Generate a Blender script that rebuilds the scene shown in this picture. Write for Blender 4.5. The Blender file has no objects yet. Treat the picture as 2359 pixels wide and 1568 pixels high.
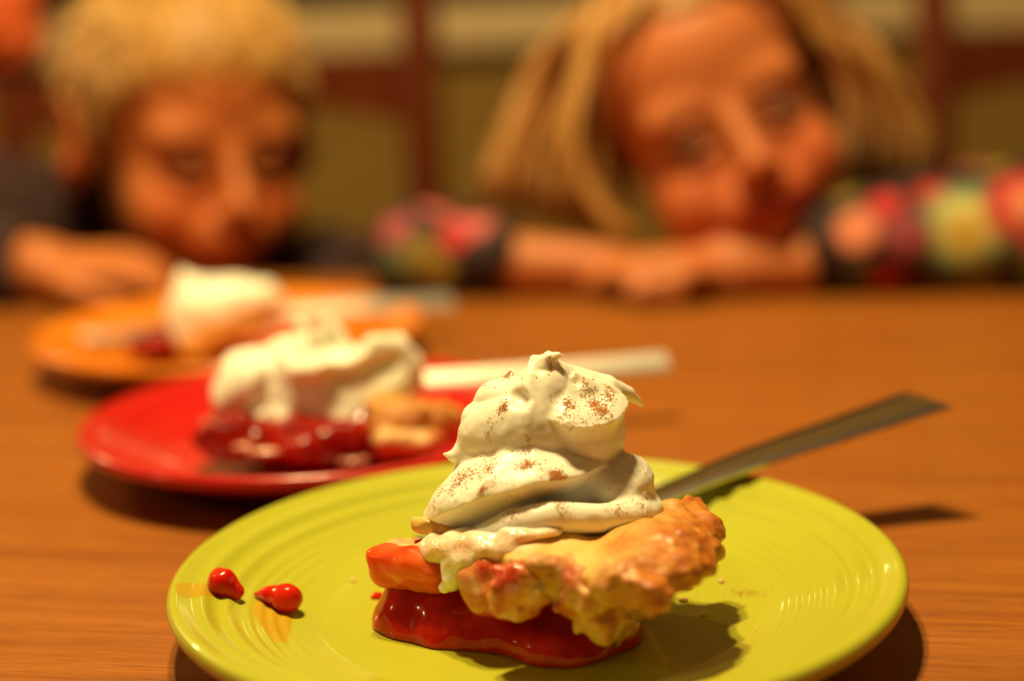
import bpy, bmesh, math, random
import numpy as np
from mathutils import Vector, Matrix
from mathutils.bvhtree import BVHTree

SC = bpy.context.scene
COL = SC.collection
PI = math.pi

# ------------------------------------------------------------------ camera
IW, IH, FPX = 2359.0, 1568.0, 3750.0
CAM_H = 0.16758                      # above the table top (table top is z = 0)
PITCH, ROLL = math.radians(12.31), math.radians(2.22)
_f = Vector((0, math.cos(PITCH), -math.sin(PITCH)))
_r0 = Vector((1, 0, 0)); _u0 = _r0.cross(_f)
_r = _r0 * math.cos(ROLL) - _u0 * math.sin(ROLL)
_u = _u0 * math.cos(ROLL) + _r0 * math.sin(ROLL)
CAMP = Vector((0, 0, CAM_H))
cam_d = bpy.data.cameras.new('camera'); cam = bpy.data.objects.new('camera', cam_d); COL.objects.link(cam)
cam.matrix_world = Matrix(((_r.x, _u.x, -_f.x, CAMP.x), (_r.y, _u.y, -_f.y, CAMP.y), (_r.z, _u.z, -_f.z, CAMP.z), (0, 0, 0, 1)))
cam_d.sensor_width = 23.59; cam_d.lens = 37.5; cam_d.sensor_fit = 'HORIZONTAL'
cam_d.clip_start = 0.01; cam_d.clip_end = 50
cam_d.dof.use_dof = True
cam_d.dof.focus_distance = 0.416
cam_d.dof.aperture_fstop = 2.35
SC.camera = cam

# ------------------------------------------------------------------ world, lamps, exposure
world = bpy.data.worlds.new('room_air'); SC.world = world; world.use_nodes = True
_bg = world.node_tree.nodes['Background']
_bg.inputs[0].default_value = (1.0, 0.56, 0.22, 1); _bg.inputs[1].default_value = 0.10
def lamp(name, loc, power, radius, col=(1.0, 0.73, 0.31)):
    l = bpy.data.lights.new(name, 'POINT'); l.energy = power; l.shadow_soft_size = radius; l.color = col
    o = bpy.data.objects.new(name, l); COL.objects.link(o); o.location = loc
    return o
lamp('ceiling_lamp_bulb', (-0.17, 0.55, 1.00), 38.0, 0.030)
lamp('ceiling_lamp_bulb', (-0.08, 0.61, 1.00), 38.0, 0.030)
lamp('hall_lamp_bulb', (-1.45, 1.70, 0.95), 24.0, 0.06)
lamp('added_glint_light', (-1.60, 0.15, 0.80), 8.0, 0.05)  # added light with no lamp behind it, gives the filling its glints
vs = SC.view_settings
vs.view_transform = 'Standard'; vs.look = 'None'; vs.exposure = 0.0; vs.gamma = 1.0; vs.use_curve_mapping = False
SC.cycles.use_denoising = True
SC.cycles.max_bounces = 5; SC.cycles.diffuse_bounces = 2; SC.cycles.glossy_bounces = 3
SC.cycles.use_adaptive_sampling = True; SC.cycles.adaptive_threshold = 0.10
SC.cycles.caustics_reflective = False; SC.cycles.caustics_refractive = False

# ------------------------------------------------------------------ helpers
def pray(x, y): return _f + _r * ((x - IW / 2) / FPX) - _u * ((y - IH / 2) / FPX)
def py(x, y, Y):                     # point of the sight line through a measured spot at depth Y
    d = pray(x, y); return CAMP + d * (Y / d.y)
def pz(x, y, z):                     # ... at height z
    d = pray(x, y); return CAMP + d * ((z - CAM_H) / d.z)

def link(name, me, m=None, parent=None, smooth=True):
    o = bpy.data.objects.new(name, me); COL.objects.link(o)
    if m is not None: me.materials.append(m)
    if parent is not None: o.parent = parent
    if smooth and len(me.polygons): me.polygons.foreach_set('use_smooth', [True] * len(me.polygons))
    return o
def mesh(name, v, f, m=None, parent=None, smooth=True):
    me = bpy.data.meshes.new(name); me.from_pydata([tuple(p) for p in v], [], f); me.update()
    return link(name, me, m, parent, smooth)
def tag(o, label=None, cat=None, group=None, kind=None):
    if label: o['label'] = label
    if cat: o['category'] = cat
    if group: o['group'] = group
    if kind: o['kind'] = kind
    return o
def empty(name, loc=(0, 0, 0), rz=0.0):
    o = bpy.data.objects.new(name, None); COL.objects.link(o); o.location = loc; o.rotation_euler = (0, 0, rz)
    o.empty_display_size = 0.02
    return o
def inv(o):                          # children built in world coordinates under a placed Empty
    return (Matrix.Translation(o.location) @ Matrix.Rotation(o.rotation_euler.z, 4, 'Z')).inverted()
def keep(o, parent):
    o.parent = parent; o.matrix_parent_inverse = inv(parent)
    return o

# ---- materials
def new_mat(name):
    m = bpy.data.materials.new(name); m.use_nodes = True
    nt = m.node_tree; b = nt.nodes['Principled BSDF']
    return m, nt, b
def setp(b, **k):
    names = dict(color='Base Color', rough='Roughness', metal='Metallic', coat='Coat Weight', coat_rough='Coat Roughness', sss='Subsurface Weight',
                 sss_r='Subsurface Radius', sss_s='Subsurface Scale', spec='Specular IOR Level', trans='Transmission Weight', ior='IOR', sheen='Sheen Weight', alpha='Alpha')
    for kk, v in k.items():
        if kk == 'color' and len(v) == 3: v = (*v, 1)
        b.inputs[names[kk]].default_value = v
def noise(nt, scale, detail=4, rough=0.5, vec=None, dist=0.0):
    n = nt.nodes.new('ShaderNodeTexNoise'); n.inputs['Scale'].default_value = scale
    n.inputs['Detail'].default_value = detail; n.inputs['Roughness'].default_value = rough; n.inputs['Distortion'].default_value = dist
    if vec is not None: nt.links.new(vec, n.inputs['Vector'])
    return n
def coords(nt, scale=None, rot=None, kind='Object'):
    t = nt.nodes.new('ShaderNodeTexCoord'); v = t.outputs[kind]
    if scale is not None or rot is not None:
        mp = nt.nodes.new('ShaderNodeMapping'); nt.links.new(v, mp.inputs[0])
        if scale is not None: mp.inputs['Scale'].default_value = scale
        if rot is not None: mp.inputs['Rotation'].default_value = rot
        v = mp.outputs[0]
    return v
def ramp(nt, fac, stops):
    r = nt.nodes.new('ShaderNodeValToRGB'); nt.links.new(fac, r.inputs[0])
    e = r.color_ramp.elements
    while len(e) < len(stops): e.new(0.5)
    for k, (p, c) in enumerate(stops):
        e[k].position = p; e[k].color = (*c, 1) if len(c) == 3 else c
    return r.outputs[0]
def mix(nt, fac, a, b, mode='MIX'):
    n = nt.nodes.new('ShaderNodeMix'); n.data_type = 'RGBA'; n.blend_type = mode
    def put(s, v):
        if isinstance(v, (tuple, list)): s.default_value = (*v, 1) if len(v) == 3 else v
        elif isinstance(v, (float, int)): s.default_value = v
        else: nt.links.new(v, s)
    put(n.inputs['Factor'], fac); put(n.inputs['A'], a); put(n.inputs['B'], b)
    return n.outputs['Result']
def math_n(nt, op, a, b=None, c=None):
    n = nt.nodes.new('ShaderNodeMath'); n.operation = op
    for i, v in enumerate((a, b, c)):
        if v is None: continue
        if isinstance(v, (float, int)): n.inputs[i].default_value = v
        else: nt.links.new(v, n.inputs[i])
    return n.outputs[0]
def bump(nt, b, height, strength=0.3, dist=0.001):
    n = nt.nodes.new('ShaderNodeBump'); n.inputs['Strength'].default_value = strength; n.inputs['Distance'].default_value = dist
    nt.links.new(height, n.inputs['Height']); nt.links.new(n.outputs[0], b.inputs['Normal'])
def spot(nt, vec, c, r, soft=0.3):   # 1 inside a printed / tinted spot around point c
    n = nt.nodes.new('ShaderNodeVectorMath'); n.operation = 'DISTANCE'; nt.links.new(vec, n.inputs[0]); n.inputs[1].default_value = tuple(c)
    mr = nt.nodes.new('ShaderNodeMapRange'); nt.links.new(n.outputs['Value'], mr.inputs[0])
    mr.inputs[1].default_value = r * (1 + soft); mr.inputs[2].default_value = r * (1 - soft); mr.inputs[3].default_value = 0; mr.inputs[4].default_value = 1
    return mr.outputs[0]
def simple(name, color, rough=0.5, var=0.0, scale=40, **k):
    m, nt, b = new_mat(name); setp(b, color=color, rough=rough, **k)
    if var:
        n = noise(nt, scale, 4, 0.6, coords(nt))
        c = ramp(nt, n.outputs[0], [(0.3, tuple(x * (1 - var) for x in color)), (0.7, tuple(min(1, x * (1 + var)) for x in color))])
        nt.links.new(c, b.inputs['Base Color'])
    return m

# ---- implicit surfaces (numpy) turned into quad meshes by surface nets
_rng = np.random.default_rng(7)
_lat = _rng.random((32, 32, 32)).astype(np.float32) * 2 - 1
def vnoise(X, Y, Z, fr, off=0.0):
    def sp(A):
        A = A * fr + off + 100.0; i = np.floor(A).astype(np.int32); t = (A - i).astype(np.float32)
        return i & 31, (i + 1) & 31, t * t * (3 - 2 * t)
    x0, x1, tx = sp(X); y0, y1, ty = sp(Y); z0, z1, tz = sp(Z)
    def L(a, b, t): return a + (b - a) * t
    return L(L(L(_lat[x0, y0, z0], _lat[x1, y0, z0], tx), L(_lat[x0, y1, z0], _lat[x1, y1, z0], tx), ty),
             L(L(_lat[x0, y0, z1], _lat[x1, y0, z1], tx), L(_lat[x0, y1, z1], _lat[x1, y1, z1], tx), ty), tz)
def smin(a, b, k):
    if k <= 0: return np.minimum(a, b)
    h = np.clip(0.5 + 0.5 * (b - a) / k, 0, 1)
    return b + (a - b) * h - k * h * (1 - h)
def smax(a, b, k): return -smin(-a, -b, k)
def ell(c, r, R=None):
    c = np.array(c, np.float32); r = np.array(r, np.float32) * np.ones(3, np.float32)
    def fn(X, Y, Z):
        x, y, z = X - c[0], Y - c[1], Z - c[2]
        if R is not None:
            x, y, z = (R[0][0] * x + R[1][0] * y + R[2][0] * z, R[0][1] * x + R[1][1] * y + R[2][1] * z, R[0][2] * x + R[1][2] * y + R[2][2] * z)
        k0 = np.sqrt((x / r[0]) ** 2 + (y / r[1]) ** 2 + (z / r[2]) ** 2) + 1e-9
        k1 = np.sqrt((x / r[0] ** 2) ** 2 + (y / r[1] ** 2) ** 2 + (z / r[2] ** 2) ** 2) + 1e-9
        return k0 * (k0 - 1) / k1
    fn.c = c; fn.rad = float(r.max())
    return fn
def cone(a, b, ra, rb):
    a = np.array(a, np.float32); b = np.array(b, np.float32); ab = b - a; L2 = float(ab @ ab) + 1e-12
    def fn(X, Y, Z):
        x, y, z = X - a[0], Y - a[1], Z - a[2]
        t = np.clip((x * ab[0] + y * ab[1] + z * ab[2]) / L2, 0, 1)
        return np.sqrt((x - t * ab[0]) ** 2 + (y - t * ab[1]) ** 2 + (z - t * ab[2]) ** 2) - (ra + (rb - ra) * t)
    fn.c = (a + b) / 2; fn.rad = math.sqrt(L2) / 2 + max(ra, rb)
    return fn
def tube(pts, rad):
    pts = [np.array(p, np.float32) for p in pts]
    if isinstance(rad, (float, int)): rad = [rad] * len(pts)
    cs = [cone(pts[i], pts[i + 1], rad[i], rad[i + 1]) for i in range(len(pts) - 1)]
    def fn(X, Y, Z):
        d = cs[0](X, Y, Z)
        for c in cs[1:]: d = np.minimum(d, c(X, Y, Z))
        return d
    fn.c = sum(pts) / len(pts); fn.rad = max(np.linalg.norm(p - fn.c) + r for p, r in zip(pts, rad))
    return fn
class Vol:
    def __init__(s, lo, hi, h):
        s.lo = np.array(lo, np.float32); s.h = h
        s.n = np.ceil((np.array(hi) - s.lo) / h).astype(int) + 1
        s.ax = [(s.lo[k] + h * np.arange(s.n[k])).astype(np.float32) for k in range(3)]
        s.D = np.full(tuple(s.n), 1.0, np.float32)
        s.M = None
    def _sub(s, fn, k):
        if getattr(fn, 'c', None) is None: return slice(None), slice(None), slice(None)
        c = fn.c; c = np.array(s.M @ Vector([float(q) for q in c])) if s.M is not None else c
        out = []
        for a in range(3):
            i0 = int(math.floor((c[a] - fn.rad - k - 3 * s.h - s.lo[a]) / s.h)); i1 = int(math.ceil((c[a] + fn.rad + k + 3 * s.h - s.lo[a]) / s.h)) + 1
            out.append(slice(max(0, min(i0, s.n[a])), max(0, min(i1, s.n[a]))))
        return tuple(out)
    def _ev(s, fn, sl):
        X, Y, Z = s.ax[0][sl[0]][:, None, None], s.ax[1][sl[1]][None, :, None], s.ax[2][sl[2]][None, None, :]
        if s.M is not None:
            I = s.M.inverted()
            X, Y, Z = [(I[k][0] * X + I[k][1] * Y + I[k][2] * Z + I[k][3]).astype(np.float32) for k in range(3)]
        return fn(X, Y, Z)
    def add(s, fn, k=0.0):
        sl = s._sub(fn, k); d = s.D[sl]
        if d.size: s.D[sl] = smin(d, s._ev(fn, sl), k)
        return s
    def sub(s, fn, k=0.0):
        sl = s._sub(fn, k); d = s.D[sl]
        if d.size: s.D[sl] = smax(d, -s._ev(fn, sl), k)
        return s
    def cut(s, fn, k=0.0):
        sl = (slice(None),) * 3; s.D[sl] = smax(s.D, s._ev(fn, sl), k); return s
    def rough(s, amp, fr, off=0.0, where=None):
        idx = np.nonzero(np.abs(s.D) < amp * 2.5 + 3 * s.h)
        X, Y, Z = s.ax[0][idx[0]], s.ax[1][idx[1]], s.ax[2][idx[2]]
        w = 1.0 if where is None else where(X, Y, Z)
        s.D[idx] += amp * vnoise(X, Y, Z, fr, off) * w
        return s
    def mesh(s, name, m=None, parent=None):
        D = s.D; nx, ny, nz = D.shape
        D[0] = D[-1] = 1; D[:, 0] = D[:, -1] = 1; D[:, :, 0] = D[:, :, -1] = 1
        D[D == 0] = 1e-9
        ins = D < 0
        acc = {}
        cs = (nx - 1, ny - 1, nz - 1); N = cs[0] * cs[1] * cs[2]
        keys = []; vals = []; quads = []
        for a in range(3):
            sl0 = [slice(None)] * 3; sl1 = [slice(None)] * 3; sl0[a] = slice(0, -1); sl1[a] = slice(1, None)
            A = ins[tuple(sl0)]; B = ins[tuple(sl1)]
            idx = np.array(np.nonzero(A != B)).T
            d0 = D[tuple(sl0)][tuple(idx.T)]; d1 = D[tuple(sl1)][tuple(idx.T)]
            t = d0 / (d0 - d1)
            p = idx.astype(np.float64); p[:, a] += t
            b, c = (a + 1) % 3, (a + 2) % 3
            cells = []
            for (ob, oc) in ((-1, -1), (0, -1), (0, 0), (-1, 0)):
                q = idx.copy(); q[:, b] += ob; q[:, c] += oc
                key = (q[:, 0] * cs[1] + q[:, 1]) * cs[2] + q[:, 2]
                cells.append(key); keys.append(key); vals.append(p)
            Q = np.stack(cells, 1)
            fl = d0 > 0
            Q[fl] = Q[fl][:, ::-1]
            quads.append(Q)
        keys = np.concatenate(keys); vals = np.concatenate(vals)
        uk, invk = np.unique(keys, return_inverse=True)
        cnt = np.bincount(invk)
        V = np.stack([np.bincount(invk, vals[:, k]) / cnt for k in range(3)], 1) * s.h + s.lo
        Qd = np.searchsorted(uk, np.concatenate(quads))
        me = bpy.data.meshes.new(name)
        me.vertices.add(len(V)); me.vertices.foreach_set('co', V.astype(np.float32).ravel())
        me.loops.add(Qd.size); me.loops.foreach_set('vertex_index', Qd.astype(np.int32).ravel())
        me.polygons.add(len(Qd)); me.polygons.foreach_set('loop_start', np.arange(0, Qd.size, 4, dtype=np.int32)); me.polygons.foreach_set('loop_total', np.full(len(Qd), 4, np.int32))
        me.update(calc_edges=True); me.validate()
        return link(name, me, m, parent)

# ---- boxes and tubes
def box_v(c, s, R=None):
    v = [Vector((x * s[0] / 2, y * s[1] / 2, z * s[2] / 2)) for x in (-1, 1) for y in (-1, 1) for z in (-1, 1)]
    if R is not None: v = [R @ p for p in v]
    return [p + Vector(c) for p in v]
BOXF = [(0, 1, 3, 2), (4, 6, 7, 5), (0, 4, 5, 1), (2, 3, 7, 6), (0, 2, 6, 4), (1, 5, 7, 3)]
def bevel(o, w, seg=2):
    b = o.modifiers.new('bevel', 'BEVEL'); b.width = w; b.segments = seg; b.limit_method = 'ANGLE'
    return o
def box(name, c, s, m, parent=None, R=None, bev=0.0):
    o = mesh(name, box_v(c, s, R), BOXF, m, parent, smooth=False)
    if bev: bevel(o, bev)
    return o
def lathe(profile, seg=128):
    v = []; f = []; n = len(profile)
    for k in range(seg):
        a = 2 * PI * k / seg
        for r, z in profile: v.append((r * math.cos(a), r * math.sin(a), z))
    for k in range(seg):
        k2 = (k + 1) % seg
        for j in range(n - 1): f.append((k * n + j, k2 * n + j, k2 * n + j + 1, k * n + j + 1))
    return v, f
def sweep(pts, rad, seg=6):          # tapered tube through points -> verts, faces
    v = []; f = []; n = len(pts); pts = [Vector(p) for p in pts]
    up = Vector((0.3, 0.5, 0.8)).normalized()
    for i, p in enumerate(pts):
        t = (pts[min(i + 1, n - 1)] - pts[max(i - 1, 0)]).normalized()
        a = t.cross(up).normalized(); b = t.cross(a)
        r = rad[i] if not isinstance(rad, (float, int)) else rad
        ra, rb = r if isinstance(r, tuple) else (r, r)
        for k in range(seg):
            q = 2 * PI * k / seg; v.append(p + a * math.cos(q) * ra + b * math.sin(q) * rb)
    for i in range(n - 1):
        for k in range(seg):
            k2 = (k + 1) % seg; f.append((i * seg + k, i * seg + k2, (i + 1) * seg + k2, (i + 1) * seg + k))
    f.append(tuple(range(seg - 1, -1, -1))); f.append(tuple((n - 1) * seg + k for k in range(seg)))
    return v, f
# ================================================================== MATERIALS
def wood_mat(name, base, dark, light, grain=(3.0, 110.0, 60.0), rough=0.4, pore=0.6, bmp=0.25, pgrain=None):
    m, nt, b = new_mat(name)
    v = coords(nt, grain)
    n1 = noise(nt, 1.0, 6, 0.65, v, 0.6)
    v2 = coords(nt, pgrain or (grain[0] * 2.5, grain[1] * 6, grain[2] * 6)); n2 = noise(nt, 1.0, 3, 0.7, v2, 0.2)
    v3 = coords(nt, (0.8, 6, 6)); n3 = noise(nt, 1.0, 2, 0.5, v3)
    c = ramp(nt, n1.outputs[0], [(0.28, dark), (0.5, base), (0.75, light)])
    pores = ramp(nt, n2.outputs[0], [(0.33, (1, 1, 1)), (0.45, (0, 0, 0))])
    c = mix(nt, math_n(nt, 'MULTIPLY', pores, pore), c, tuple(x * 0.35 for x in dark))
    c = mix(nt, math_n(nt, 'MULTIPLY', n3.outputs[0], 0.35), c, dark)
    nt.links.new(c, b.inputs['Base Color']); setp(b, rough=rough, spec=0.45)
    bump(nt, b, n2.outputs[0], bmp, 0.0006)
    return m
M_TABLE = wood_mat('honey_oak', (0.36, 0.115, 0.013), (0.21, 0.055, 0.006), (0.47, 0.165, 0.022), (5.0, 170.0, 60.0), 0.36, 0.85, 0.5, (35, 1700, 1700))
M_CHAIR = wood_mat('mahogany', (0.125, 0.022, 0.004), (0.075, 0.011, 0.002), (0.16, 0.030, 0.006), (20, 20, 3), 0.35, 0.2, 0.05)
M_SATIN = simple('satin_steel', (0.60, 0.57, 0.52), 0.48, 0.04, 300, metal=1.0)
M_DULL = simple('dull_steel', (0.30, 0.28, 0.25), 0.5, 0.05, 300, metal=1.0)
M_STEEL = simple('brushed_steel', (0.55, 0.53, 0.50), 0.17, 0.06, 300, metal=1.0)
def glaze(name, col, col2):
    m, nt, b = new_mat(name); setp(b, color=col, rough=0.30, coat=0.45, coat_rough=0.045, spec=0.4)
    n = noise(nt, 14, 3, 0.5, coords(nt)); c = ramp(nt, n.outputs[0], [(0.35, col2), (0.65, col)]); nt.links.new(c, b.inputs['Base Color'])
    return m
M_LIME = glaze('lime_glaze', (0.455, 0.475, 0.034), (0.435, 0.46, 0.030))
M_RED = glaze('scarlet_glaze', (0.56, 0.009, 0.007), (0.50, 0.007, 0.006))
M_TANG = glaze('tangerine_glaze', (0.80, 0.24, 0.012), (0.76, 0.21, 0.010))
def cream_mat(name, col=(0.97, 0.93, 0.80), bmp=0.12, fr=900):
    m, nt, b = new_mat(name); setp(b, color=col, rough=0.36, sss=1.0, sss_r=(1.0, 0.85, 0.55), sss_s=0.0011, spec=0.45)
    n = noise(nt, fr, 3, 0.6, coords(nt)); bump(nt, b, n.outputs[0], bmp, 0.0004)
    return m
M_CREAM = cream_mat('whipped_cream')
M_FOAM = None
def foam_mat():
    m, nt, b = new_mat('melted_cream_foam'); setp(b, rough=0.16, sss=1.0, sss_r=(1, .6, .35), sss_s=0.003)
    v = nt.nodes.new('ShaderNodeTexVoronoi'); v.inputs['Scale'].default_value = 900; nt.links.new(coords(nt), v.inputs['Vector'])
    n = noise(nt, 130, 3, 0.6, coords(nt))
    c = ramp(nt, n.outputs[0], [(0.32, (0.82, 0.58, 0.38)), (0.58, (0.93, 0.86, 0.72))])
    pit = ramp(nt, v.outputs['Distance'], [(0.05, (1, 1, 1)), (0.32, (0, 0, 0))])
    c = mix(nt, math_n(nt, 'MULTIPLY', pit, 0.4), c, (0.55, 0.28, 0.12))
    nt.links.new(c, b.inputs['Base Color']); bump(nt, b, v.outputs['Distance'], 0.5, 0.0004)
    return m
M_FOAM = foam_mat()
def jelly_mat(name, col, col2, fr=160):
    m, nt, b = new_mat(name); setp(b, rough=0.16, sss=0.85, sss_r=(1.0, 0.14, 0.05), sss_s=0.010, coat=0.40, coat_rough=0.02, spec=0.12)
    n = noise(nt, fr, 3, 0.55, coords(nt)); c = ramp(nt, n.outputs[0], [(0.36, col), (0.66, col2)]); nt.links.new(c, b.inputs['Base Color'])
    n2 = noise(nt, 220, 2, 0.5, coords(nt)); bump(nt, b, n2.outputs[0], 0.12, 0.0008)
    return m
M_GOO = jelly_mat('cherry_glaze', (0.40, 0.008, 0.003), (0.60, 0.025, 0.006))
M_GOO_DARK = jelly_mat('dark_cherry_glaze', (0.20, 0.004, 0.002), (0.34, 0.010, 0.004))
M_CHERRY = jelly_mat('cherry_flesh', (0.66, 0.05, 0.010), (0.80, 0.16, 0.03), 90)
def crust_mat(name, pale, gold, brown, lo=0.35, hi=0.66, fr=110):
    m, nt, b = new_mat(name); setp(b, rough=0.5, sss=0.25, sss_r=(1, .5, .2), sss_s=0.002)
    n = noise(nt, fr, 6, 0.65, coords(nt), 0.4)
    c = ramp(nt, n.outputs[0], [(lo, pale), ((lo + hi) / 2, gold), (hi, brown)])
    nt.links.new(c, b.inputs['Base Color'])
    n2 = noise(nt, 700, 4, 0.7, coords(nt)); bump(nt, b, n2.outputs[0], 0.40, 0.0005)
    return m
def top_mat(name, ap, r0, r1):
    m, nt, b = new_mat(name); setp(b, rough=0.42, coat=0.12, coat_rough=0.3)
    v = coords(nt); n = noise(nt, 75, 6, 0.65, v, 0.4); n3 = noise(nt, 200, 4, 0.6, v, 0.3)
    d = nt.nodes.new('ShaderNodeVectorMath'); d.operation = 'DISTANCE'; nt.links.new(v, d.inputs[0]); d.inputs[1].default_value = ap
    mr = nt.nodes.new('ShaderNodeMapRange'); nt.links.new(d.outputs['Value'], mr.inputs[0]); mr.inputs[1].default_value = r0; mr.inputs[2].default_value = r1
    pale = ramp(nt, n.outputs[0], [(0.3, (0.80, 0.56, 0.20)), (0.55, (0.74, 0.44, 0.11)), (0.75, (0.58, 0.24, 0.04))])
    brown = ramp(nt, n3.outputs[0], [(0.3, (0.68, 0.30, 0.05)), (0.5, (0.52, 0.17, 0.022)), (0.7, (0.36, 0.085, 0.010))])
    fac = math_n(nt, 'ADD', mr.outputs[0], math_n(nt, 'MULTIPLY', math_n(nt, 'SUBTRACT', n.outputs[0], 0.5), 1.2))
    fac = math_n(nt, 'MAXIMUM', math_n(nt, 'MINIMUM', fac, 1.0), 0.0)
    nt.links.new(mix(nt, fac, pale, brown), b.inputs['Base Color'])
    n2 = noise(nt, 600, 4, 0.7, v); bump(nt, b, n2.outputs[0], 0.30, 0.0005)
    return m
M_TOP = top_mat('top_crust_baked', (-0.038, 0.4045, 0.033), 0.062, 0.084)
M_DOUGH = crust_mat('inner_dough', (0.76, 0.52, 0.24), (0.68, 0.38, 0.13), (0.52, 0.11, 0.028), 0.36, 0.62, 110)
M_GLAZED_DOUGH = crust_mat('dough_soaked_with_cherry', (0.72, 0.48, 0.20), (0.66, 0.22, 0.06), (0.55, 0.06, 0.012), 0.33, 0.60, 110)
setp(M_GLAZED_DOUGH.node_tree.nodes['Principled BSDF'], rough=0.14, coat=0.5)
M_TOP2 = crust_mat('crust_broken_golden', (0.74, 0.46, 0.13), (0.62, 0.28, 0.05), (0.42, 0.12, 0.02), 0.36, 0.62, 90)
M_PINKFOAM = simple('pink_melted_cream', (0.60, 0.24, 0.16), 0.15, 0.15, 200)
M_CINN = simple('cinnamon', (0.50, 0.18, 0.024), 0.9, 0.3, 2000)
def film_mat(name, col, a):
    m, nt, b = new_mat(name); setp(b, color=col, rough=0.08, alpha=a); return m
M_FILM = film_mat('juice_film', (0.85, 0.34, 0.02), 0.30)

# ================================================================== SETTING
TABLE_YAW = math.atan2(-0.1067, 0.5612)
FLOOR = -0.74
M_WALL = simple('olive_wall_paint', (0.27, 0.155, 0.022), 0.8, 0.05, 3)
M_TRIM = simple('cream_trim_paint', (0.66, 0.48, 0.25), 0.5, 0.04, 6)
M_FLOOR = wood_mat('floor_boards', (0.22, 0.10, 0.03), (0.14, 0.05, 0.015), (0.3, 0.15, 0.05), (3, 40, 40), 0.4, 0.3)
WALL_Y = 2.05
tag(box('floor', (0, 0.4, FLOOR - 0.02), (6.0, 5.0, 0.04), M_FLOOR), kind='structure')
# back wall with a night window above a pale sill
wz0, wz1, wx0, wx1 = 0.145, 1.15, -0.62, 1.30     # window opening
def wall_piece(v0, v1):
    c = [(a + b) / 2 for a, b in zip(v0, v1)]; s = [abs(b - a) for a, b in zip(v0, v1)]; return box_v(c, s)
v = []; f = []
for v0, v1 in (((-3, WALL_Y, FLOOR), (3, WALL_Y + 0.12, wz0)), ((-3, WALL_Y, wz1), (3, WALL_Y + 0.12, 1.75)),
               ((-3, WALL_Y, wz0), (wx0, WALL_Y + 0.12, wz1)), ((wx1, WALL_Y, wz0), (3, WALL_Y + 0.12, wz1))):
    o = len(v); v += wall_piece(v0, v1); f += [tuple(i + o for i in q) for q in BOXF]
tag(mesh('wall_back', v, f, M_WALL, smooth=False), kind='structure')
sz0, sz1 = py(850, 118, WALL_Y - 0.03).z, py(850, 20, WALL_Y - 0.03).z
win = empty('window_1', (0.34, WALL_Y, sz1)); tag(win, 'dark night window above a pale painted sill on the olive wall', kind='structure')
def wbox(name, v0, v1, m, bev=0.004):
    c = [(a + b) / 2 for a, b in zip(v0, v1)]; s = [abs(b - a) for a, b in zip(v0, v1)]
    return keep(box(name, c, s, m, bev=bev), win)
M_NIGHT = simple('night_glass', (0.008, 0.008, 0.007), 0.04, spec=0.5)
wbox('window_sill', (wx0 - 0.40, WALL_Y - 0.045, sz0), (wx1 + 0.40, WALL_Y + 0.06, sz1), M_TRIM)
wbox('window_frame', (wx0 - 0.07, WALL_Y - 0.02, sz1), (wx0 + 0.02, WALL_Y + 0.08, wz1 + 0.05), M_TRIM)
wbox('window_frame', (wx1 - 0.02, WALL_Y - 0.02, sz1), (wx1 + 0.07, WALL_Y + 0.08, wz1 + 0.05), M_TRIM)
wbox('window_frame', (wx0 + 0.02, WALL_Y - 0.02, wz1 - 0.02), (wx1 - 0.02, WALL_Y + 0.08, wz1 + 0.05), M_TRIM)
for xa, xb in ((wx0 + 0.02, 0.31), (0.35, wx1 - 0.02)):
    wbox('pane', (xa, WALL_Y + 0.05, sz1), (xb, WALL_Y + 0.06, wz1 - 0.02), M_NIGHT, 0)
wbox('mullion', (0.31, WALL_Y + 0.02, sz1), (0.35, WALL_Y + 0.08, wz1 - 0.02), M_TRIM)

# ------------------------------------------------------------------ table
tc = Vector((-0.0155, 0.877, 0)); ca, sa = math.cos(TABLE_YAW), math.sin(TABLE_YAW)
ux, uy = Vector((ca, sa, 0)), Vector((-sa, ca, 0))
TBL_FAR, TBL_NEAR, TBL_HW = 0.075, -1.02, 0.95
table = empty('dining_table', tc + uy * (TBL_FAR + TBL_NEAR) / 2 + Vector((0, 0, FLOOR)), TABLE_YAW)
tag(table, 'honey brown wooden dining table with fine grain under the three plates', 'table')
TH = 0.03; dpt = TBL_FAR - TBL_NEAR
bevel(box('table_top', (0, 0, -FLOOR - TH / 2), (2 * TBL_HW, dpt, TH), M_TABLE, table), 0.006, 3)
for s in (-1, 1):
    box('apron', (0, s * (dpt / 2 - 0.09), -FLOOR - TH - 0.045), (2 * TBL_HW - 0.24, 0.022, 0.09), M_TABLE, table, bev=0.003)
    box('apron', (s * (TBL_HW - 0.10), 0, -FLOOR - TH - 0.045), (0.022, dpt - 0.22, 0.09), M_TABLE, table, bev=0.003)
    for t in (-1, 1):
        vv, ff = sweep([(s * (TBL_HW - 0.10), t * (dpt / 2 - 0.09), z) for z in (0, 0.3, 0.6, -FLOOR - TH)], [0.022, 0.03, 0.036, 0.036], 12)
        mesh('leg', vv, ff, M_TABLE, table)

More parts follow.
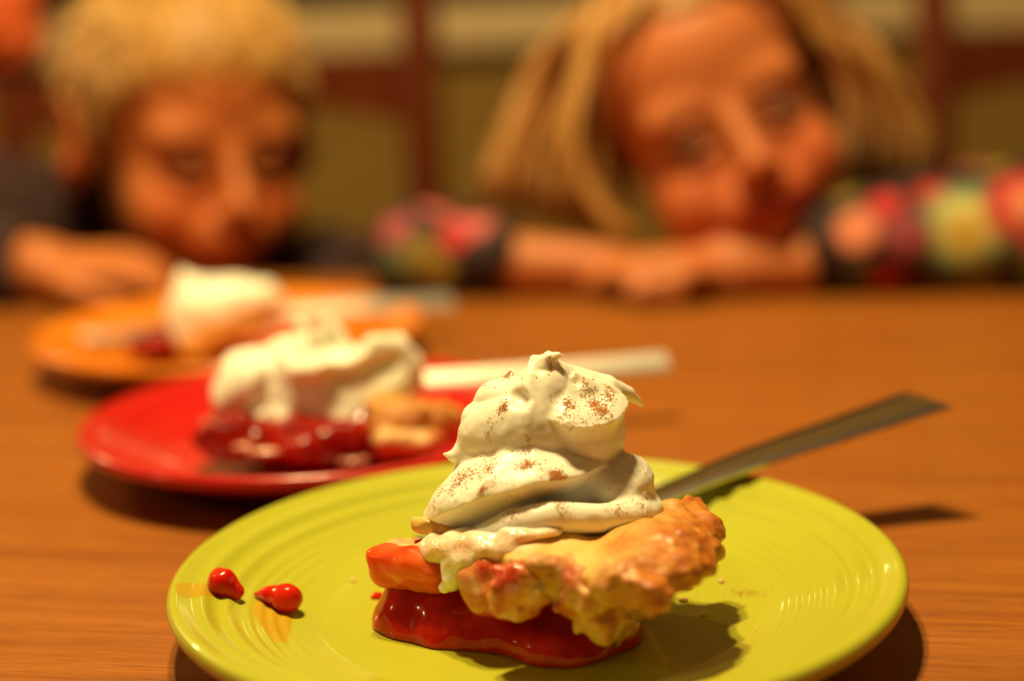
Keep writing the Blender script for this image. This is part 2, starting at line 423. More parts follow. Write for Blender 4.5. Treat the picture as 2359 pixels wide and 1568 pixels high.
# ------------------------------------------------------------------ plates
RIM_Z = 0.0185
def plate_prof(R):
    top = []
    N = 150
    for i in range(N + 1):
        q = i / N * 0.975
        z = 0.0056
        if q > 0.60:
            t = (q - 0.60) / 0.375
            z += (RIM_Z - 0.0056) * (0.50 * t + 0.50 * t * t)
        for c, w, a in ((0.69, 0.011, 0.00035), (0.725, 0.010, 0.00050), (0.757, 0.010, 0.00050), (0.79, 0.011, 0.00055), (0.84, 0.017, 0.00110), (0.905, 0.019, 0.00115)):
            z += a * math.exp(-((q - c) / w) ** 2)
        top.append((q * R, z))
    zt = top[-1][1]
    lip = []
    for k in range(1, 9):
        a = PI * 0.42 - k / 8 * PI * 0.95
        lip.append((R * 0.973 + 0.0027 * math.cos(a), zt - 0.0025 + 0.0027 * math.sin(a)))
    under = [(R * 0.90, RIM_Z - 0.0080), (R * 0.80, 0.0065), (R * 0.68, 0.0034), (R * 0.58, 0.0012), (R * 0.565, 0.0), (R * 0.54, 0.0), (R * 0.525, 0.0015), (0.0005, 0.002)]
    top[0] = (0.0005, top[0][1])
    return top + lip + under
RINGS = ((0.69, 0.011, 0.00035), (0.725, 0.010, 0.00050), (0.757, 0.010, 0.00050), (0.79, 0.011, 0.00055), (0.84, 0.017, 0.00110), (0.905, 0.019, 0.00115))
def plate_z(R, r):
    q = r / R; z = 0.0056
    if q > 0.60:
        t = (q - 0.60) / 0.375; z += (RIM_Z - 0.0056) * (0.5 * t + 0.5 * t * t)
    for c, w, a in RINGS: z += a * math.exp(-((q - c) / w) ** 2)
    return z
def plate(c, R, m, label):
    v, f = lathe(plate_prof(R), 256)
    f = [tuple(reversed(q)) for q in f]
    o = mesh('plate', v, f, m); o.location = c
    bm = bmesh.new(); bm.from_mesh(o.data); bmesh.ops.recalc_face_normals(bm, faces=bm.faces); bm.to_mesh(o.data); bm.free()
    return tag(o, label, 'plate', 'ringed glazed dessert plates')
GP, GR = Vector((0.0040, 0.4106, 0)), 0.0966
RP, RR = Vector((-0.0733, 0.5780, 0)), 0.0845
OP, ORR = Vector((-0.1313, 0.7440, 0)), 0.0895
plate(GP, GR, M_LIME, 'lime green glazed plate with concentric rings, nearest the viewer')
plate(RP, RR, M_RED, 'glossy red plate behind the lime green one')
plate(OP, ORR, M_TANG, 'orange plate farthest back, in front of the boy')

# ------------------------------------------------------------------ hero pie slice
AP = np.array([-0.038, 0.4045]); AXA = math.radians(-18.0); HALF = math.radians(22.0); RP_ = 0.0875
def polar(X, Y, ap=AP, ax=AXA):
    x, y = X - ap[0], Y - ap[1]
    rho = np.sqrt(x * x + y * y); al = np.arctan2(y, x) - ax
    return rho, al
class Fn:
    def __init__(s, f): s.f = f; s.c = None; s.rad = 0
    def __call__(s, X, Y, Z): return s.f(X, Y, Z)
def wedge_edge(rho, al, half): return np.maximum(rho, 1e-4) * np.sin(np.clip(np.abs(al) - half, -1.5, 1.5))
def pie_top(X, Y, Z):
    rho, al = polar(X, Y)
    zt = 0.0335 - 0.10 * np.maximum(0, 0.030 - rho) + 0.0016 * np.sin(rho * 190 + al * 3) - 0.0042 * np.clip(al / HALF + 0.2, 0, 1) * np.clip((rho - 0.03) / 0.03, 0, 1) - 0.0035 * np.clip(-al / HALF, 0, 1) ** 3
    n1 = vnoise(X, Y, Z * 0, 160); n2 = vnoise(X, Y, Z, 420)
    e = wedge_edge(rho, al, HALF) + 0.0032 * n1 + 0.0012 * n2
    e = smax(e, rho - 0.079, 0.004)
    e = smax(e, 0.010 - rho + 0.003 * n1, 0.004)
    slab = np.abs(Z - zt - 0.0010 * n1) - 0.0021
    return smax(slab, e, 0.0030) * 0.75
def pie_rim(X, Y, Z):
    rho, al = polar(X, Y)
    fl = np.cos(al * 13.0 + 1.3); n1 = vnoise(X, Y, Z, 200, 3); n2 = vnoise(X, Y, Z, 520, 5)
    zc = 0.0304 + 0.0014 * fl - 0.0036 * np.clip(al / HALF, -0.4, 1)
    rc = 0.0815 + 0.0010 * fl
    d = np.sqrt(((rho - rc) / 1.75) ** 2 + (Z - zc - 0.10 * (rc - rho)) ** 2) - (0.0052 + 0.0006 * fl)
    d = smax(d, wedge_edge(rho, al, HALF) + 0.0016 * n1, 0.004)
    return (d + 0.0013 * n1 + 0.0004 * n2) * 0.75
def pie_wall(X, Y, Z):
    rho, al = polar(X, Y)
    n1 = vnoise(X, Y, Z, 230, 9); n2 = vnoise(X, Y, Z, 520, 2)
    rw = 0.064 + 0.50 * (Z - 0.006)
    shell = np.abs(rho - rw) * 0.87 - 0.0034
    floor = smax(smax(np.abs(Z - 0.0078) - 0.0017, rho - 0.066, 0.002), wedge_edge(rho, al, HALF - 0.22), 0.002)
    d = np.minimum(shell, floor)
    d = smax(d, np.maximum(0.0060 - Z, Z - 0.033), 0.002)
    d = smax(d, wedge_edge(rho, al - 0.09, HALF - 0.11) + 0.0016 * n1, 0.002)
    return (d + 0.0012 * n1 + 0.0006 * n2) * 0.75
pie = empty('pie_slice', (0.004, 0.392, 0.0058)); tag(pie, 'cherry pie slice with browned rim and red filling oozing onto the lime plate', 'pie', 'slices of cherry pie')
LO, HI = (-0.050, 0.335, 0.0045), (0.062, 0.445, 0.047)
V = Vol(LO, HI, 0.0005).add(Fn(pie_top)); V.add(Fn(pie_rim), 0.004); keep(V.mesh('top_crust', M_TOP), pie)['label'] = 'golden top crust with browned lumpy edge'
V = Vol(LO, HI, 0.0006).add(Fn(pie_wall)); keep(V.mesh('bottom_crust', M_DOUGH), pie)['label'] = 'pale bottom crust'
# filling: the cut wedge plus the glaze that ran out over the plate
V = Vol((-0.050, 0.350, 0.0045), (0.050, 0.435, 0.036), 0.0005)
def fill(X, Y, Z):
    rho, al = polar(X, Y); n1 = vnoise(X, Y, Z, 170, 6)
    e = smax(wedge_edge(rho, al, HALF - 0.26) + 0.002 * n1, rho - 0.063, 0.003)
    return smax(smax(e, np.abs(Z - 0.0185) - 0.0115, 0.004), 0.006 - rho, 0.004) * 0.8
V.add(Fn(fill))
for c, r in (((-0.0258, 0.4005, 0.0065), (0.0120, 0.0118, 0.0135)), ((-0.0140, 0.3960, 0.0060), (0.0140, 0.0145, 0.0130)), ((-0.0020, 0.3900, 0.0060), (0.0135, 0.0135, 0.0120)),
             ((0.0090, 0.3835, 0.0055), (0.0130, 0.0142, 0.0095)), ((0.0185, 0.3860, 0.0060), (0.0120, 0.0118, 0.0100)), ((0.0085, 0.3745, 0.0055), (0.0090, 0.0062, 0.0062)),
             ((-0.0280, 0.3985, 0.0055), (0.0092, 0.0078, 0.0062)), ((-0.0135, 0.3890, 0.0050), (0.0120, 0.0070, 0.0055)))  :
    V.add(ell(c, r), 0.006)
V.rough(0.0006, 170, 4); V.D = smax(V.D, (0.0058 - V.ax[2])[None, None, :].astype(np.float32) * np.ones_like(V.D), 0.0004)
keep(V.mesh('filling', M_GOO), pie)['label'] = 'glossy red cherry filling'
def part(name, prims, h, m, parent, lo, hi, rough=None, k=0.002, subs=()):
    V = Vol(lo, hi, h)
    for p in prims: V.add(p, k)
    for p, kk in subs: V.sub(p, kk)
    if rough:
        for q in rough: V.rough(*q)
    return keep(V.mesh(name, m), parent)
def around(ps, pad):
    a = np.array([tuple(p) for p in ps]); return tuple(a.min(0) - pad), tuple(a.max(0) + pad)
a, b2 = py(880, 1288, 0.3985), py(1010, 1312, 0.390)
part('cherry', [tube([a, (a + b2) / 2 + Vector((0, 0, 0.0002)), b2], [0.0042, 0.0047, 0.0044]), tube([a + Vector((0.0005, 0.001, -0.004)), b2 + Vector((0, 0.002, -0.003))], 0.0040)], 0.0004, M_CHERRY, pie, *around([a, b2], 0.009), rough=[(0.0005, 300, 1)])
a, b2 = py(1120, 1330, 0.3795), py(1135, 1375, 0.3780)
part('cherry', [ell(a, (0.0070, 0.0055, 0.0060)), ell(b2, (0.0060, 0.0055, 0.0050))], 0.0004, M_GLAZED_DOUGH, pie, *around([a, b2], 0.012), rough=[(0.0011, 230, 2)], k=0.004)
a, b2 = py(1205, 1345, 0.3675), py(1180, 1385, 0.3685)
part('crust_chunk', [ell(a, (0.0082, 0.0050, 0.0062)), ell(b2, (0.0060, 0.0045, 0.0045))], 0.0004, M_GLAZED_DOUGH, pie, *around([a, b2], 0.013), rough=[(0.0014, 280, 3), (0.0004, 600, 4)])
a, b2, c3 = py(1265, 1322, 0.3665), py(1350, 1370, 0.364), py(1390, 1425, 0.366)
part('crust_chunk', [ell(a, (0.0072, 0.0048, 0.0052)), ell(b2, (0.0078, 0.0055, 0.0062)), ell(c3, (0.0070, 0.0055, 0.0055))], 0.0004, M_DOUGH, pie, *around([a, b2, c3], 0.013), rough=[(0.0016, 260, 5), (0.0004, 560, 6)])
a, b2 = py(940, 1262, 0.402), py(985, 1268, 0.396)
part('crust_chunk', [ell(a, (0.0058, 0.0045, 0.0028)), ell(b2, (0.004, 0.004, 0.003))], 0.0004, M_DOUGH, pie, *around([a, b2], 0.010), rough=[(0.0008, 300, 11)])

# ------------------------------------------------------------------ hero whipped cream
YC = 0.407
def Q(x, y, dy=0.0): return py(x, y, YC + dy)
cream = empty('whipped_cream', Q(1240, 1190)); tag(cream, 'tall cinnamon dusted whipped cream dollop on the front pie slice', 'whipped cream', 'whipped cream dollops')
V = Vol((-0.036, 0.370, 0.024), (0.048, 0.442, 0.080), 0.00045)
X0 = Q(1232, 1100).x
_th = np.radians([-180, -130, -90, -60, -30, 0, 30, 60, 85, 110, 140, 180])
_Rr = np.array([22, 26, 30.2, 29.5, 27, 24.5, 22, 20, 17.5, 17, 19, 22]) * 1e-3
_zp = [Q(1100, 1085, .02).z, Q(1000, 1150, .012).z, Q(968, 1216, 0).z, Q(985, 1182, -.012).z, Q(1090, 1142, -.0215).z, Q(1225, 1110, -.0235).z, Q(1330, 1096, -.018).z, Q(1395, 1070, -.010).z, Q(1410, 1062, 0).z, Q(1410, 1062, .004).z, Q(1400, 1062, .012).z, Q(1100, 1085, .02).z]
def ribbon(X, Y, Z):
    x, y = X - X0, Y - YC
    th = np.arctan2(x, -y); r = np.sqrt(x * x + y * y)
    Rr = np.interp(th, _th, _Rr).astype(np.float32); zr = np.interp(th, _th, _zp).astype(np.float32)
    v = Z - zr
    kq = np.interp(th, np.radians([-180, -100, -80, -60, -30, 0, 60, 180]), [60, 42, 42, 60, 130, 300, 330, 60]).astype(np.float32); lq = np.interp(th, np.radians([-60, 0]), [0.05, 0.5]).astype(np.float32)
    up = Rr - 0.0002 - np.clip(v, 0, 1) * lq - kq * np.clip(v, 0, 1) ** 2
    dn = Rr - 0.0050 * np.clip(-v / 0.0060, 0, 1) ** 0.8
    return np.maximum((r - np.where(v > 0, up, dn)) * 0.62, np.maximum(0.027 - Z, v - np.interp(th, np.radians([-180, -100, -80, -60, -30, 0, 60, 120, 180]), [.012, .0150, .0150, .0125, .0085, .0050, .0040, .005, .012]).astype(np.float32)))
V.add(Fn(ribbon))
# lower lobe that lies on the crust
V.add(tube([Q(1040, 1268, -.018), Q(1110, 1240, -.0220), Q(1180, 1210, -.0235), Q(1270, 1190, -.0240), Q(1380, 1194, -.0220), Q(1460, 1188, -.015), Q(1490, 1180, -.006), Q(1485, 1172, .004)], [0.0026, 0.0034, 0.0039, 0.0039, 0.0036, 0.0042, 0.0046, 0.0046]), 0.0018)
V.add(ell(Q(1250, 1200, -.002), (0.024, 0.019, 0.0070)), 0.003)
V.add(ell(Q(1440, 1150, .002), (0.0075, 0.013, 0.0065)), 0.003)
# grainy lobe at the right
V.add(ell(Q(1410, 1118, -.005), (0.0080, 0.0100, 0.0060)), 0.004)
V.add(ell(Q(1446, 1108, -.002), (0.0068, 0.0105, 0.0070)), 0.002)
# upper body: two horns, bulb, peak
V.add(tube([Q(1190, 1175, .002), Q(1185, 1080, .001), Q(1165, 1000, 0), Q(1150, 930, .002), Q(1178, 866, .004)], [0.0150, 0.0140, 0.0115, 0.0066, 0.0014]), 0.002)
V.add(tube([Q(1130, 1160, .001), Q(1125, 1085, .001), Q(1108, 1010, -.001), Q(1092, 960, .001)], [0.0100, 0.0086, 0.0056, 0.0026]), 0.003)
V.add(tube([Q(1275, 1175, .001), Q(1270, 1080, .001), Q(1262, 1000, 0), Q(1250, 900, 0), Q(1252, 850, 0), Q(1263, 813, 0)], [0.0160, 0.0142, 0.0116, 0.0074, 0.0038, 0.0006]), 0.002)
V.add(tube([Q(1268, 850, .002), Q(1310, 876, .005), Q(1385, 898, .007)], [0.0030, 0.0042, 0.0042]), 0.003)
X1 = Q(1325, 960).x
_th1 = np.radians([-180, -130, -90, -45, 0, 25, 50, 80, 130, 180])
_Rr1 = np.array([9.0, 10.0, 12.2, 13.6, 14.9, 14.7, 14.5, 14.4, 12.0, 9.0]) * 1e-3
_zp1 = [Q(1320, 890, .009).z, Q(1250, 905, .008).z, Q(1214, 932, 0).z, Q(1250, 956, -.0105).z, Q(1318, 984, -.0145).z, Q(1365, 978, -.0125).z, Q(1412, 962, -.009).z, Q(1447, 926, -.002).z, Q(1400, 893, .008).z, Q(1320, 890, .009).z]
def bulb(X, Y, Z):
    x, y = X - X1, Y - YC
    th = np.arctan2(x, -y); r = np.sqrt(x * x + y * y)
    Rr = np.interp(th, _th1, _Rr1).astype(np.float32); v = Z - np.interp(th, _th1, _zp1).astype(np.float32)
    up = Rr - 0.0002 - np.clip(v, 0, 1) * 0.85 - 110 * np.clip(v, 0, 1) ** 2
    dn = Rr - 0.0024 * np.clip(-v / 0.0045, 0, 1) ** 0.8 - 38 * np.clip(-v - 0.004, 0, 1) ** 2
    return np.maximum((r - np.where(v > 0, up, dn)) * 0.6, np.maximum(-v - 0.014, v - 0.0075))
V.add(ell(Q(1222, 1000, -.003), (0.0090, 0.0110, 0.0135)), 0.005)
V.add(Fn(bulb), 0.0006)
V.add(ell(Q(1345, 1000, .002), (0.0108, 0.0115, 0.0100)), 0.003)
V.sub(ell(Q(1366, 900, -.0085), (0.0066, 0.0062, 0.0046)), 0.0016)
V.add(tube([Q(1262, 828, -.001), Q(1285, 818, -.001), Q(1299, 820, 0)], [0.0018, 0.0009, 0.0003]), 0.001)
V.add(tube([Q(1229, 826, .001), Q(1221, 870, -.0045), Q(1212, 930, -.0095), Q(1216, 975, -.0125)], [0.0010, 0.0017, 0.0020, 0.0008]), 0.0010)
V.add(tube([Q(1305, 978, -.0140), Q(1314, 992, -.0155)], [0.0014, 0.0004]), 0.0008)
V.add(tube([Q(1402, 892, .006), Q(1445, 906, .008), Q(1466, 920, .009), Q(1481, 936, .010)], [0.0030, 0.0020, 0.0011, 0.0003]), 0.001)
V.add(tube([Q(1075, 1040, -.001), Q(1045, 1050, -.002), Q(1019, 1045, -.002)], [0.0042, 0.0018, 0.0003]), 0.0016)
# hollows between the folds
V.sub(ell(Q(1180, 912, -.0110), (0.0050, 0.0055, 0.0030), Matrix.Rotation(0.5, 3, 'Y')), 0.0014)
V.sub(tube([Q(1110, 985, -.014), Q(1118, 1040, -.020), Q(1135, 1070, -.022)], [0.0030, 0.0028, 0.0015]), 0.0022)
V.sub(tube([Q(1190, 900, -.0125), Q(1196, 960, -.0165), Q(1204, 1030, -.0205)], [0.0020, 0.0026, 0.0022]), 0.0030)
V.rough(0.00016, 210, 1); V.rough(0.00010, 700, 2)
gl = np.array(Q(1462, 1100, .0))
V.rough(0.0005, 800, 3, lambda X, Y, Z: np.clip(1.3 - np.sqrt((X - gl[0]) ** 2 + ((Y - gl[1]) * .5) ** 2 + (Z - gl[2]) ** 2) / 0.0065, 0, 1))
cr = keep(V.mesh('cream_swirl', M_CREAM), cream)
# melted cream foaming over the crust and one drip
V = Vol((-0.034, 0.352, 0.012), (0.046, 0.425, 0.040), 0.0004)
for p, r in (((1010, 1262, -.014), (0.0050, 0.0060, 0.0038)), ((1070, 1258, -.020), (0.0080, 0.0060, 0.0042)), ((1120, 1280, -.0255), (0.0070, 0.0042, 0.0034)), ((1180, 1262, -.0275), (0.0062, 0.0045, 0.0030)),
             ((1080, 1295, -.0235), (0.0062, 0.0036, 0.0030)), ((1130, 1245, -.024), (0.0075, 0.0050, 0.0034)), ((1230, 1222, -.026), (0.007, 0.0040, 0.0016))):
    V.add(ell(Q(*p), r), 0.003)
V.add(tube([Q(1080, 1292, -.0265), Q(1058, 1318, -.0255), Q(1040, 1335, -.0240), Q(1024, 1350, -.0225)], [0.0030, 0.0022, 0.0028, 0.0014]), 0.002)
V.rough(0.0006, 300, 7)
keep(V.mesh('melted_cream', M_FOAM), cream)['label'] = 'bubbly melted cream running down the crust'

# cinnamon, dropped on the cream from above
def bvh_of(objs):
    vs_, ps_ = [], []
    for o in objs:
        n = len(vs_); mw = o.matrix_world if o.parent is None else Matrix.Identity(4)
        vs_ += [mw @ q.co for q in o.data.vertices]; ps_ += [tuple(i + n for i in p.vertices) for p in o.data.polygons]
    return BVHTree.FromPolygons(vs_, ps_)
rnd = random.Random(5)
OCT = [(1, 0, 0), (-1, 0, 0), (0, 1, 0), (0, -1, 0), (0, 0, 1), (0, 0, -1)]
OCF = [(0, 2, 4), (2, 1, 4), (1, 3, 4), (3, 0, 4), (2, 0, 5), (1, 2, 5), (3, 1, 5), (0, 3, 5)]
def specks(name, pts, m, parent, smin_=0.00008, smax_=0.00032):
    v = []; f = []
    for p in pts:
        s = smin_ + (smax_ - smin_) * rnd.random() ** 2.5; n = len(v); a = rnd.random() * PI
        for q in OCT:
            q = Vector((q[0] * rnd.uniform(.7, 1.5), q[1] * rnd.uniform(.6, 1.2), q[2] * rnd.uniform(.4, .8)))
            v.append(p + Matrix.Rotation(a, 3, 'Z') @ q * s)
        f += [tuple(i + n for i in t) for t in OCF]
    o = keep(mesh(name, v, f, m, smooth=False), parent); o['kind'] = 'stuff'
    return o
tree = bvh_of([cr])
spots = []
DOWN = Vector((0, 0, -1))
def cluster(x, y, n, sig):
    hit = tree.ray_cast(CAMP, pray(x, y).normalized())
    if hit[0] is None: return
    for _ in range(int(n * 1.7)):
        q = hit[0] + Vector((rnd.gauss(0, sig), rnd.gauss(0, sig), 0.004))
        h2 = tree.ray_cast(q, DOWN, 0.012)
        if h2[0] is not None: spots.append(h2[0])
for x, y, n, s in ((1385, 945, 260, .0011), (1370, 930, 150, .0010), (1400, 920, 90, .0012), (1350, 900, 60, .0012), (1310, 930, 130, .0011), (1300, 960, 60, .0010), (1405, 895, 80, .0009),
                   (1212, 1070, 200, .0011), (1290, 1097, 260, .0010), (1275, 1095, 120, .0008), (1160, 935, 120, .0008), (1170, 862, 90, .0007), (1265, 830, 40, .0005), (1215, 1035, 60, .0008),
                   (1120, 1080, 130, .0016), (1070, 1100, 140, .0018), (1110, 1130, 90, .0007), (1135, 1110, 50, .0012), (1050, 1110, 70, .0014), (1240, 1085, 40, .0015), (1180, 1180, 60, .0012), (1290, 1170, 50, .0010),
                   (1430, 1190, 60, .0016), (1480, 1170, 50, .0012), (1130, 1000, 40, .0012), (1350, 960, 60, .0018), (1000, 1150, 60, .0018)):
    cluster(x, y, n, s)
for _ in range(900):
    q = Vector((rnd.uniform(-0.028, 0.038), rnd.uniform(0.365, 0.425), 0.085)); h2 = tree.ray_cast(q, DOWN)
    if h2[0] is not None and rnd.random() < 0.6: spots.append(h2[0])
specks('cinnamon_dust', spots, M_CINN, cream)['label'] = 'brown cinnamon specks'
# cinnamon and crumbs that fell on the plate
gz = plate_z(GR, 0.03)
cdust = []
c0 = pz(1720, 1366, gz)
for n, sx, sy in ((160, .0022, .0014), (120, .008, .006)):
    for _ in range(n):
        q = c0 + Vector((rnd.gauss(0, sx), rnd.gauss(0, sy), 0)); q.z = plate_z(GR, (q - GP).to_2d().length) + 0.0001; cdust.append(q)
for x, y, n, s in ((800, 1410, 25, .004), (1660, 1420, 60, .009)):
    c1 = pz(x, y, gz)
    for _ in range(n):
        q = c1 + Vector((rnd.gauss(0, s), rnd.gauss(0, s), 0)); q.z = plate_z(GR, (q - GP).to_2d().length) + 0.0001; cdust.append(q)
fallen = empty('fallen_cinnamon', c0); tag(fallen, 'loose cinnamon powder fallen on the lime plate right of the pie', 'cinnamon', kind='stuff')
specks('powder', cdust, M_CINN, fallen, 0.00006, 0.00022)

# two cherry pieces and juice smears at the left of the lime plate
def blob(name, label, prims, m, cat, rough=((0.0004, 300, 1),), h=0.0003, k=0.002, group=None, subs=()):
    cs_ = [p.c for p in prims]; rad = max(p.rad for p in prims) + 0.004
    lo = np.min(cs_, 0) - rad; hi = np.max(cs_, 0) + rad
    V = Vol(lo, hi, h)
    for p in prims: V.add(p, k)
    for p, kk in subs: V.sub(p, kk)
    for q in rough: V.rough(*q)
    return tag(V.mesh(name, m), label, cat, group)
def on_plate(x, y, dz, R=GR, C=GP):
    z = 0.006
    for _ in range(6):
        p = pz(x, y, z); z = plate_z(R, (p - C).to_2d().length) + dz
    return pz(x, y, z)
a, b2, c3 = on_plate(512, 1342, 0.0030), on_plate(545, 1362, 0.0022), on_plate(500, 1328, 0.0036)
blob('cherry_piece', 'small angular cherry piece near the left rim of the lime plate', [cone(a, b2, 0.0034, 0.0021), cone(a, c3, 0.0030, 0.0018), cone(a, a + Vector((-.002, .002, -.002)), .003, .002)], M_GOO, 'cherry', group='cherry pieces on the lime plate')
a, b2, c3 = on_plate(660, 1378, 0.0032), on_plate(625, 1372, 0.0022), on_plate(588, 1368, 0.0009)
blob('cherry_piece', 'round shiny dark red cherry piece, right one of two on the lime plate', [ell(a, (0.0042, 0.0040, 0.0036)), cone(a, b2, 0.0034, 0.0022), cone(b2, c3, 0.0022, 0.0006)], M_GOO, 'cherry', group='cherry pieces on the lime plate')
def film(name, label, poly, up=0.00025):
    pts = [on_plate(x, y, 0.0) for x, y in poly]
    n = len(pts); ctr = sum(pts, Vector()) / n
    v = []; f = []; rings = 24
    for i in range(rings + 1):
        t = i / rings
        for j in range(n * 4):
            a_, b_ = pts[j // 4], pts[(j // 4 + 1) % n]; p = a_.lerp(b_, (j % 4) / 4)
            q = ctr.lerp(p, max(t, 0.02)); r = (q - GP).to_2d().length
            q.z = plate_z(GR, r) + up * (1.3 - t); v.append(q)
    N = n * 4
    for i in range(rings):
        for j in range(N): f.append((i * N + j, i * N + (j + 1) % N, (i + 1) * N + (j + 1) % N, (i + 1) * N + j))
    f.append(tuple(range(N - 1, -1, -1)))
    o = mesh(name, v, f, M_FILM)
    bm = bmesh.new(); bm.from_mesh(o.data); bmesh.ops.recalc_face_normals(bm, faces=bm.faces); bm.to_mesh(o.data); bm.free()
    return tag(o, label, 'juice smear', 'juice smears on the lime plate')
film('juice_smear', 'thin orange juice trail from the lime plate rim to the angular cherry piece', [(402, 1346), (430, 1340), (470, 1342), (500, 1352), (540, 1372), (500, 1374), (460, 1374), (410, 1372)])
film('juice_smear', 'orange juice smear below the round cherry piece on the lime plate', [(590, 1382), (620, 1392), (676, 1418), (668, 1450), (658, 1482), (640, 1480), (600, 1440), (585, 1410)])
a = on_plate(1590, 1390, 0.0006); crumb_spots = [(1660, 1338, .0007), (1575, 1380, .0010), (1620, 1415, .0006), (868, 1372, .0012), (812, 1336, .0007), (1585, 1350, .0009)]
for i, (x, y, r) in enumerate(crumb_spots):
    p = on_plate(x, y, r * 0.6)
    blob('crumb', ['tiny crumb in the pie shadow on the lime plate', 'flaky crumb at the lower crust edge on the lime plate', 'tiny crumb right of the crust on the lime plate', 'red crumb left of the oozing filling', 'pale crumb drop left of the pie tip', 'flaky crumb below the browned crust end'][i],
         [ell(p, (r * 1.4, r, r * 0.7))], M_GOO if i == 3 else M_DOUGH, 'crumb', ((r * 0.4, 900, i),), h=r / 5, k=0.0003, group='crumbs on the lime plate')

# ------------------------------------------------------------------ forks
def path_pts(ctrl, n):
    ctrl = [Vector(c) for c in ctrl]; out = []
    ext = [ctrl[0] * 2 - ctrl[1]] + ctrl + [ctrl[-1] * 2 - ctrl[-2]]
    seg = len(ctrl) - 1
    for i in range(n + 1):
        t = i / n * seg; k = min(int(t), seg - 1); u = t - k
        p0, p1, p2, p3 = ext[k:k + 4]
        out.append(0.5 * ((2 * p1) + (p2 - p0) * u + (2 * p0 - 5 * p1 + 4 * p2 - p3) * u * u + (3 * p1 - p0 - 3 * p2 + p3) * u ** 3))
    return out
def strip(pts, wid, th, side, slant=0.0, arch=0.0):
    v = []; f = []
    n = len(pts)
    for i, p in enumerate(pts):
        t = (pts[min(i + 1, n - 1)] - pts[max(i - 1, 0)]).normalized()
        s = (side - t * side.dot(t)).normalized(); nn = s.cross(t).normalized()
        if nn.z < 0: nn = -nn
        w = wid[i] / 2; h = th / 2; off = t * (slant * w if i == 0 else 0)
        for a_, b_ in ((-1, -.6), (-.85, -1), (.85, -1), (1, -.6), (1, .6), (.55, 1), (-.55, 1), (-1, .6)):
            v.append(p + s * w * a_ + nn * (h * b_ - arch * a_ * a_) + off * a_)
    for i in range(n - 1):
        for k in range(8): f.append((i * 8 + k, i * 8 + (k + 1) % 8, (i + 1) * 8 + (k + 1) % 8, (i + 1) * 8 + k))
    f.append(tuple(range(8))); f.append(tuple((n - 1) * 8 + 7 - k for k in range(8)))
    return v, f
def fork(ctrl, head_dir, label, w_end=0.018, w_neck=0.006, slant=0.0, tilt=0.0, th=0.0018, arch=0.0, m=None):
    m = m or M_STEEL
    root = empty('fork', ctrl[-1]); tag(root, label, 'fork', 'forks on the plates')
    n = 24; pts = path_pts(ctrl, n)
    side0 = (pts[-1] - pts[0]).cross(Vector((0, 0, 1))).normalized(); side = Matrix.Rotation(tilt, 3, (pts[-1] - pts[0]).normalized()) @ side0
    wid = [w_end + (w_neck - w_end) * min(1, (i / n) * 1.25) ** 0.9 for i in range(n + 1)]
    vv, ff = strip(pts, wid, th, side, slant, arch); keep(bevel_n(mesh('handle', vv, ff, m, smooth=arch > 0)), root)
    e = pts[-1]; hd = Vector(head_dir).normalized()
    hp = [e - hd * 0.002, e + hd * 0.008, e + hd * 0.018, e + hd * 0.026]
    vv, ff = strip(hp, [w_neck, 0.012, 0.020, 0.021], th, side0); fh = keep(mesh('fork_head', vv, ff, M_DULL, smooth=False), root)
    s = (side0 - hd * side0.dot(hd)).normalized()
    for k in range(4):
        o = s * (-0.0081 + 0.0054 * k)
        tp = [e + hd * q + o * (1 - 0.05 * j) + Vector((0, 0, z)) for j, (q, z) in enumerate(((0.0255, 0), (0.036, -0.0006), (0.046, -0.0002), (0.056, 0.0012)))]
        vv, ff = strip(tp, [0.0034, 0.003, 0.0027, 0.0015], th, side0); mesh('tine', vv, ff, M_DULL, fh, smooth=False)
    return root
def bevel_n(o): return o
Tg = pz(2136, 922, 0.0355); Cg = pz(1712, 1064, 0.0222); Ng = pz(1510, 1145, 0.0148)
dg = (Ng - Cg).normalized(); Hg = Ng + Vector((dg.x, dg.y, -0.16)).normalized() * 0.018
fork([Tg, Tg.lerp(Cg, .5), Cg, Ng, Hg], (dg.x, dg.y, -0.06), 'steel fork with long flat handle resting on the lime plate rim', 0.0175, 0.009, 0.4, -0.16)
Tr = py(1538, 832, 0.615); Cr = py(1180, 862, 0.600); Nr = py(940, 878, 0.592)
dr = (Nr - Cr).normalized()
fork([Tr, Cr, Nr, Nr + dr * .015], (dr.x, dr.y, -.1), 'bright steel fork handle sticking out right of the red plate', 0.0082, 0.0068, 0.1, -0.76, 0.0018, m=M_SATIN)
To = py(1040, 692, 0.79); Co = py(840, 702, 0.775); No = py(620, 722, 0.765); Ho = py(470, 742, 0.757)
do = (Ho - No).normalized()
fork([To, Co, No, Ho], (do.x, do.y, -.05), 'steel fork lying across the orange plate', 0.0105, 0.007, 0.1, -0.60, 0.0018, m=M_DULL)

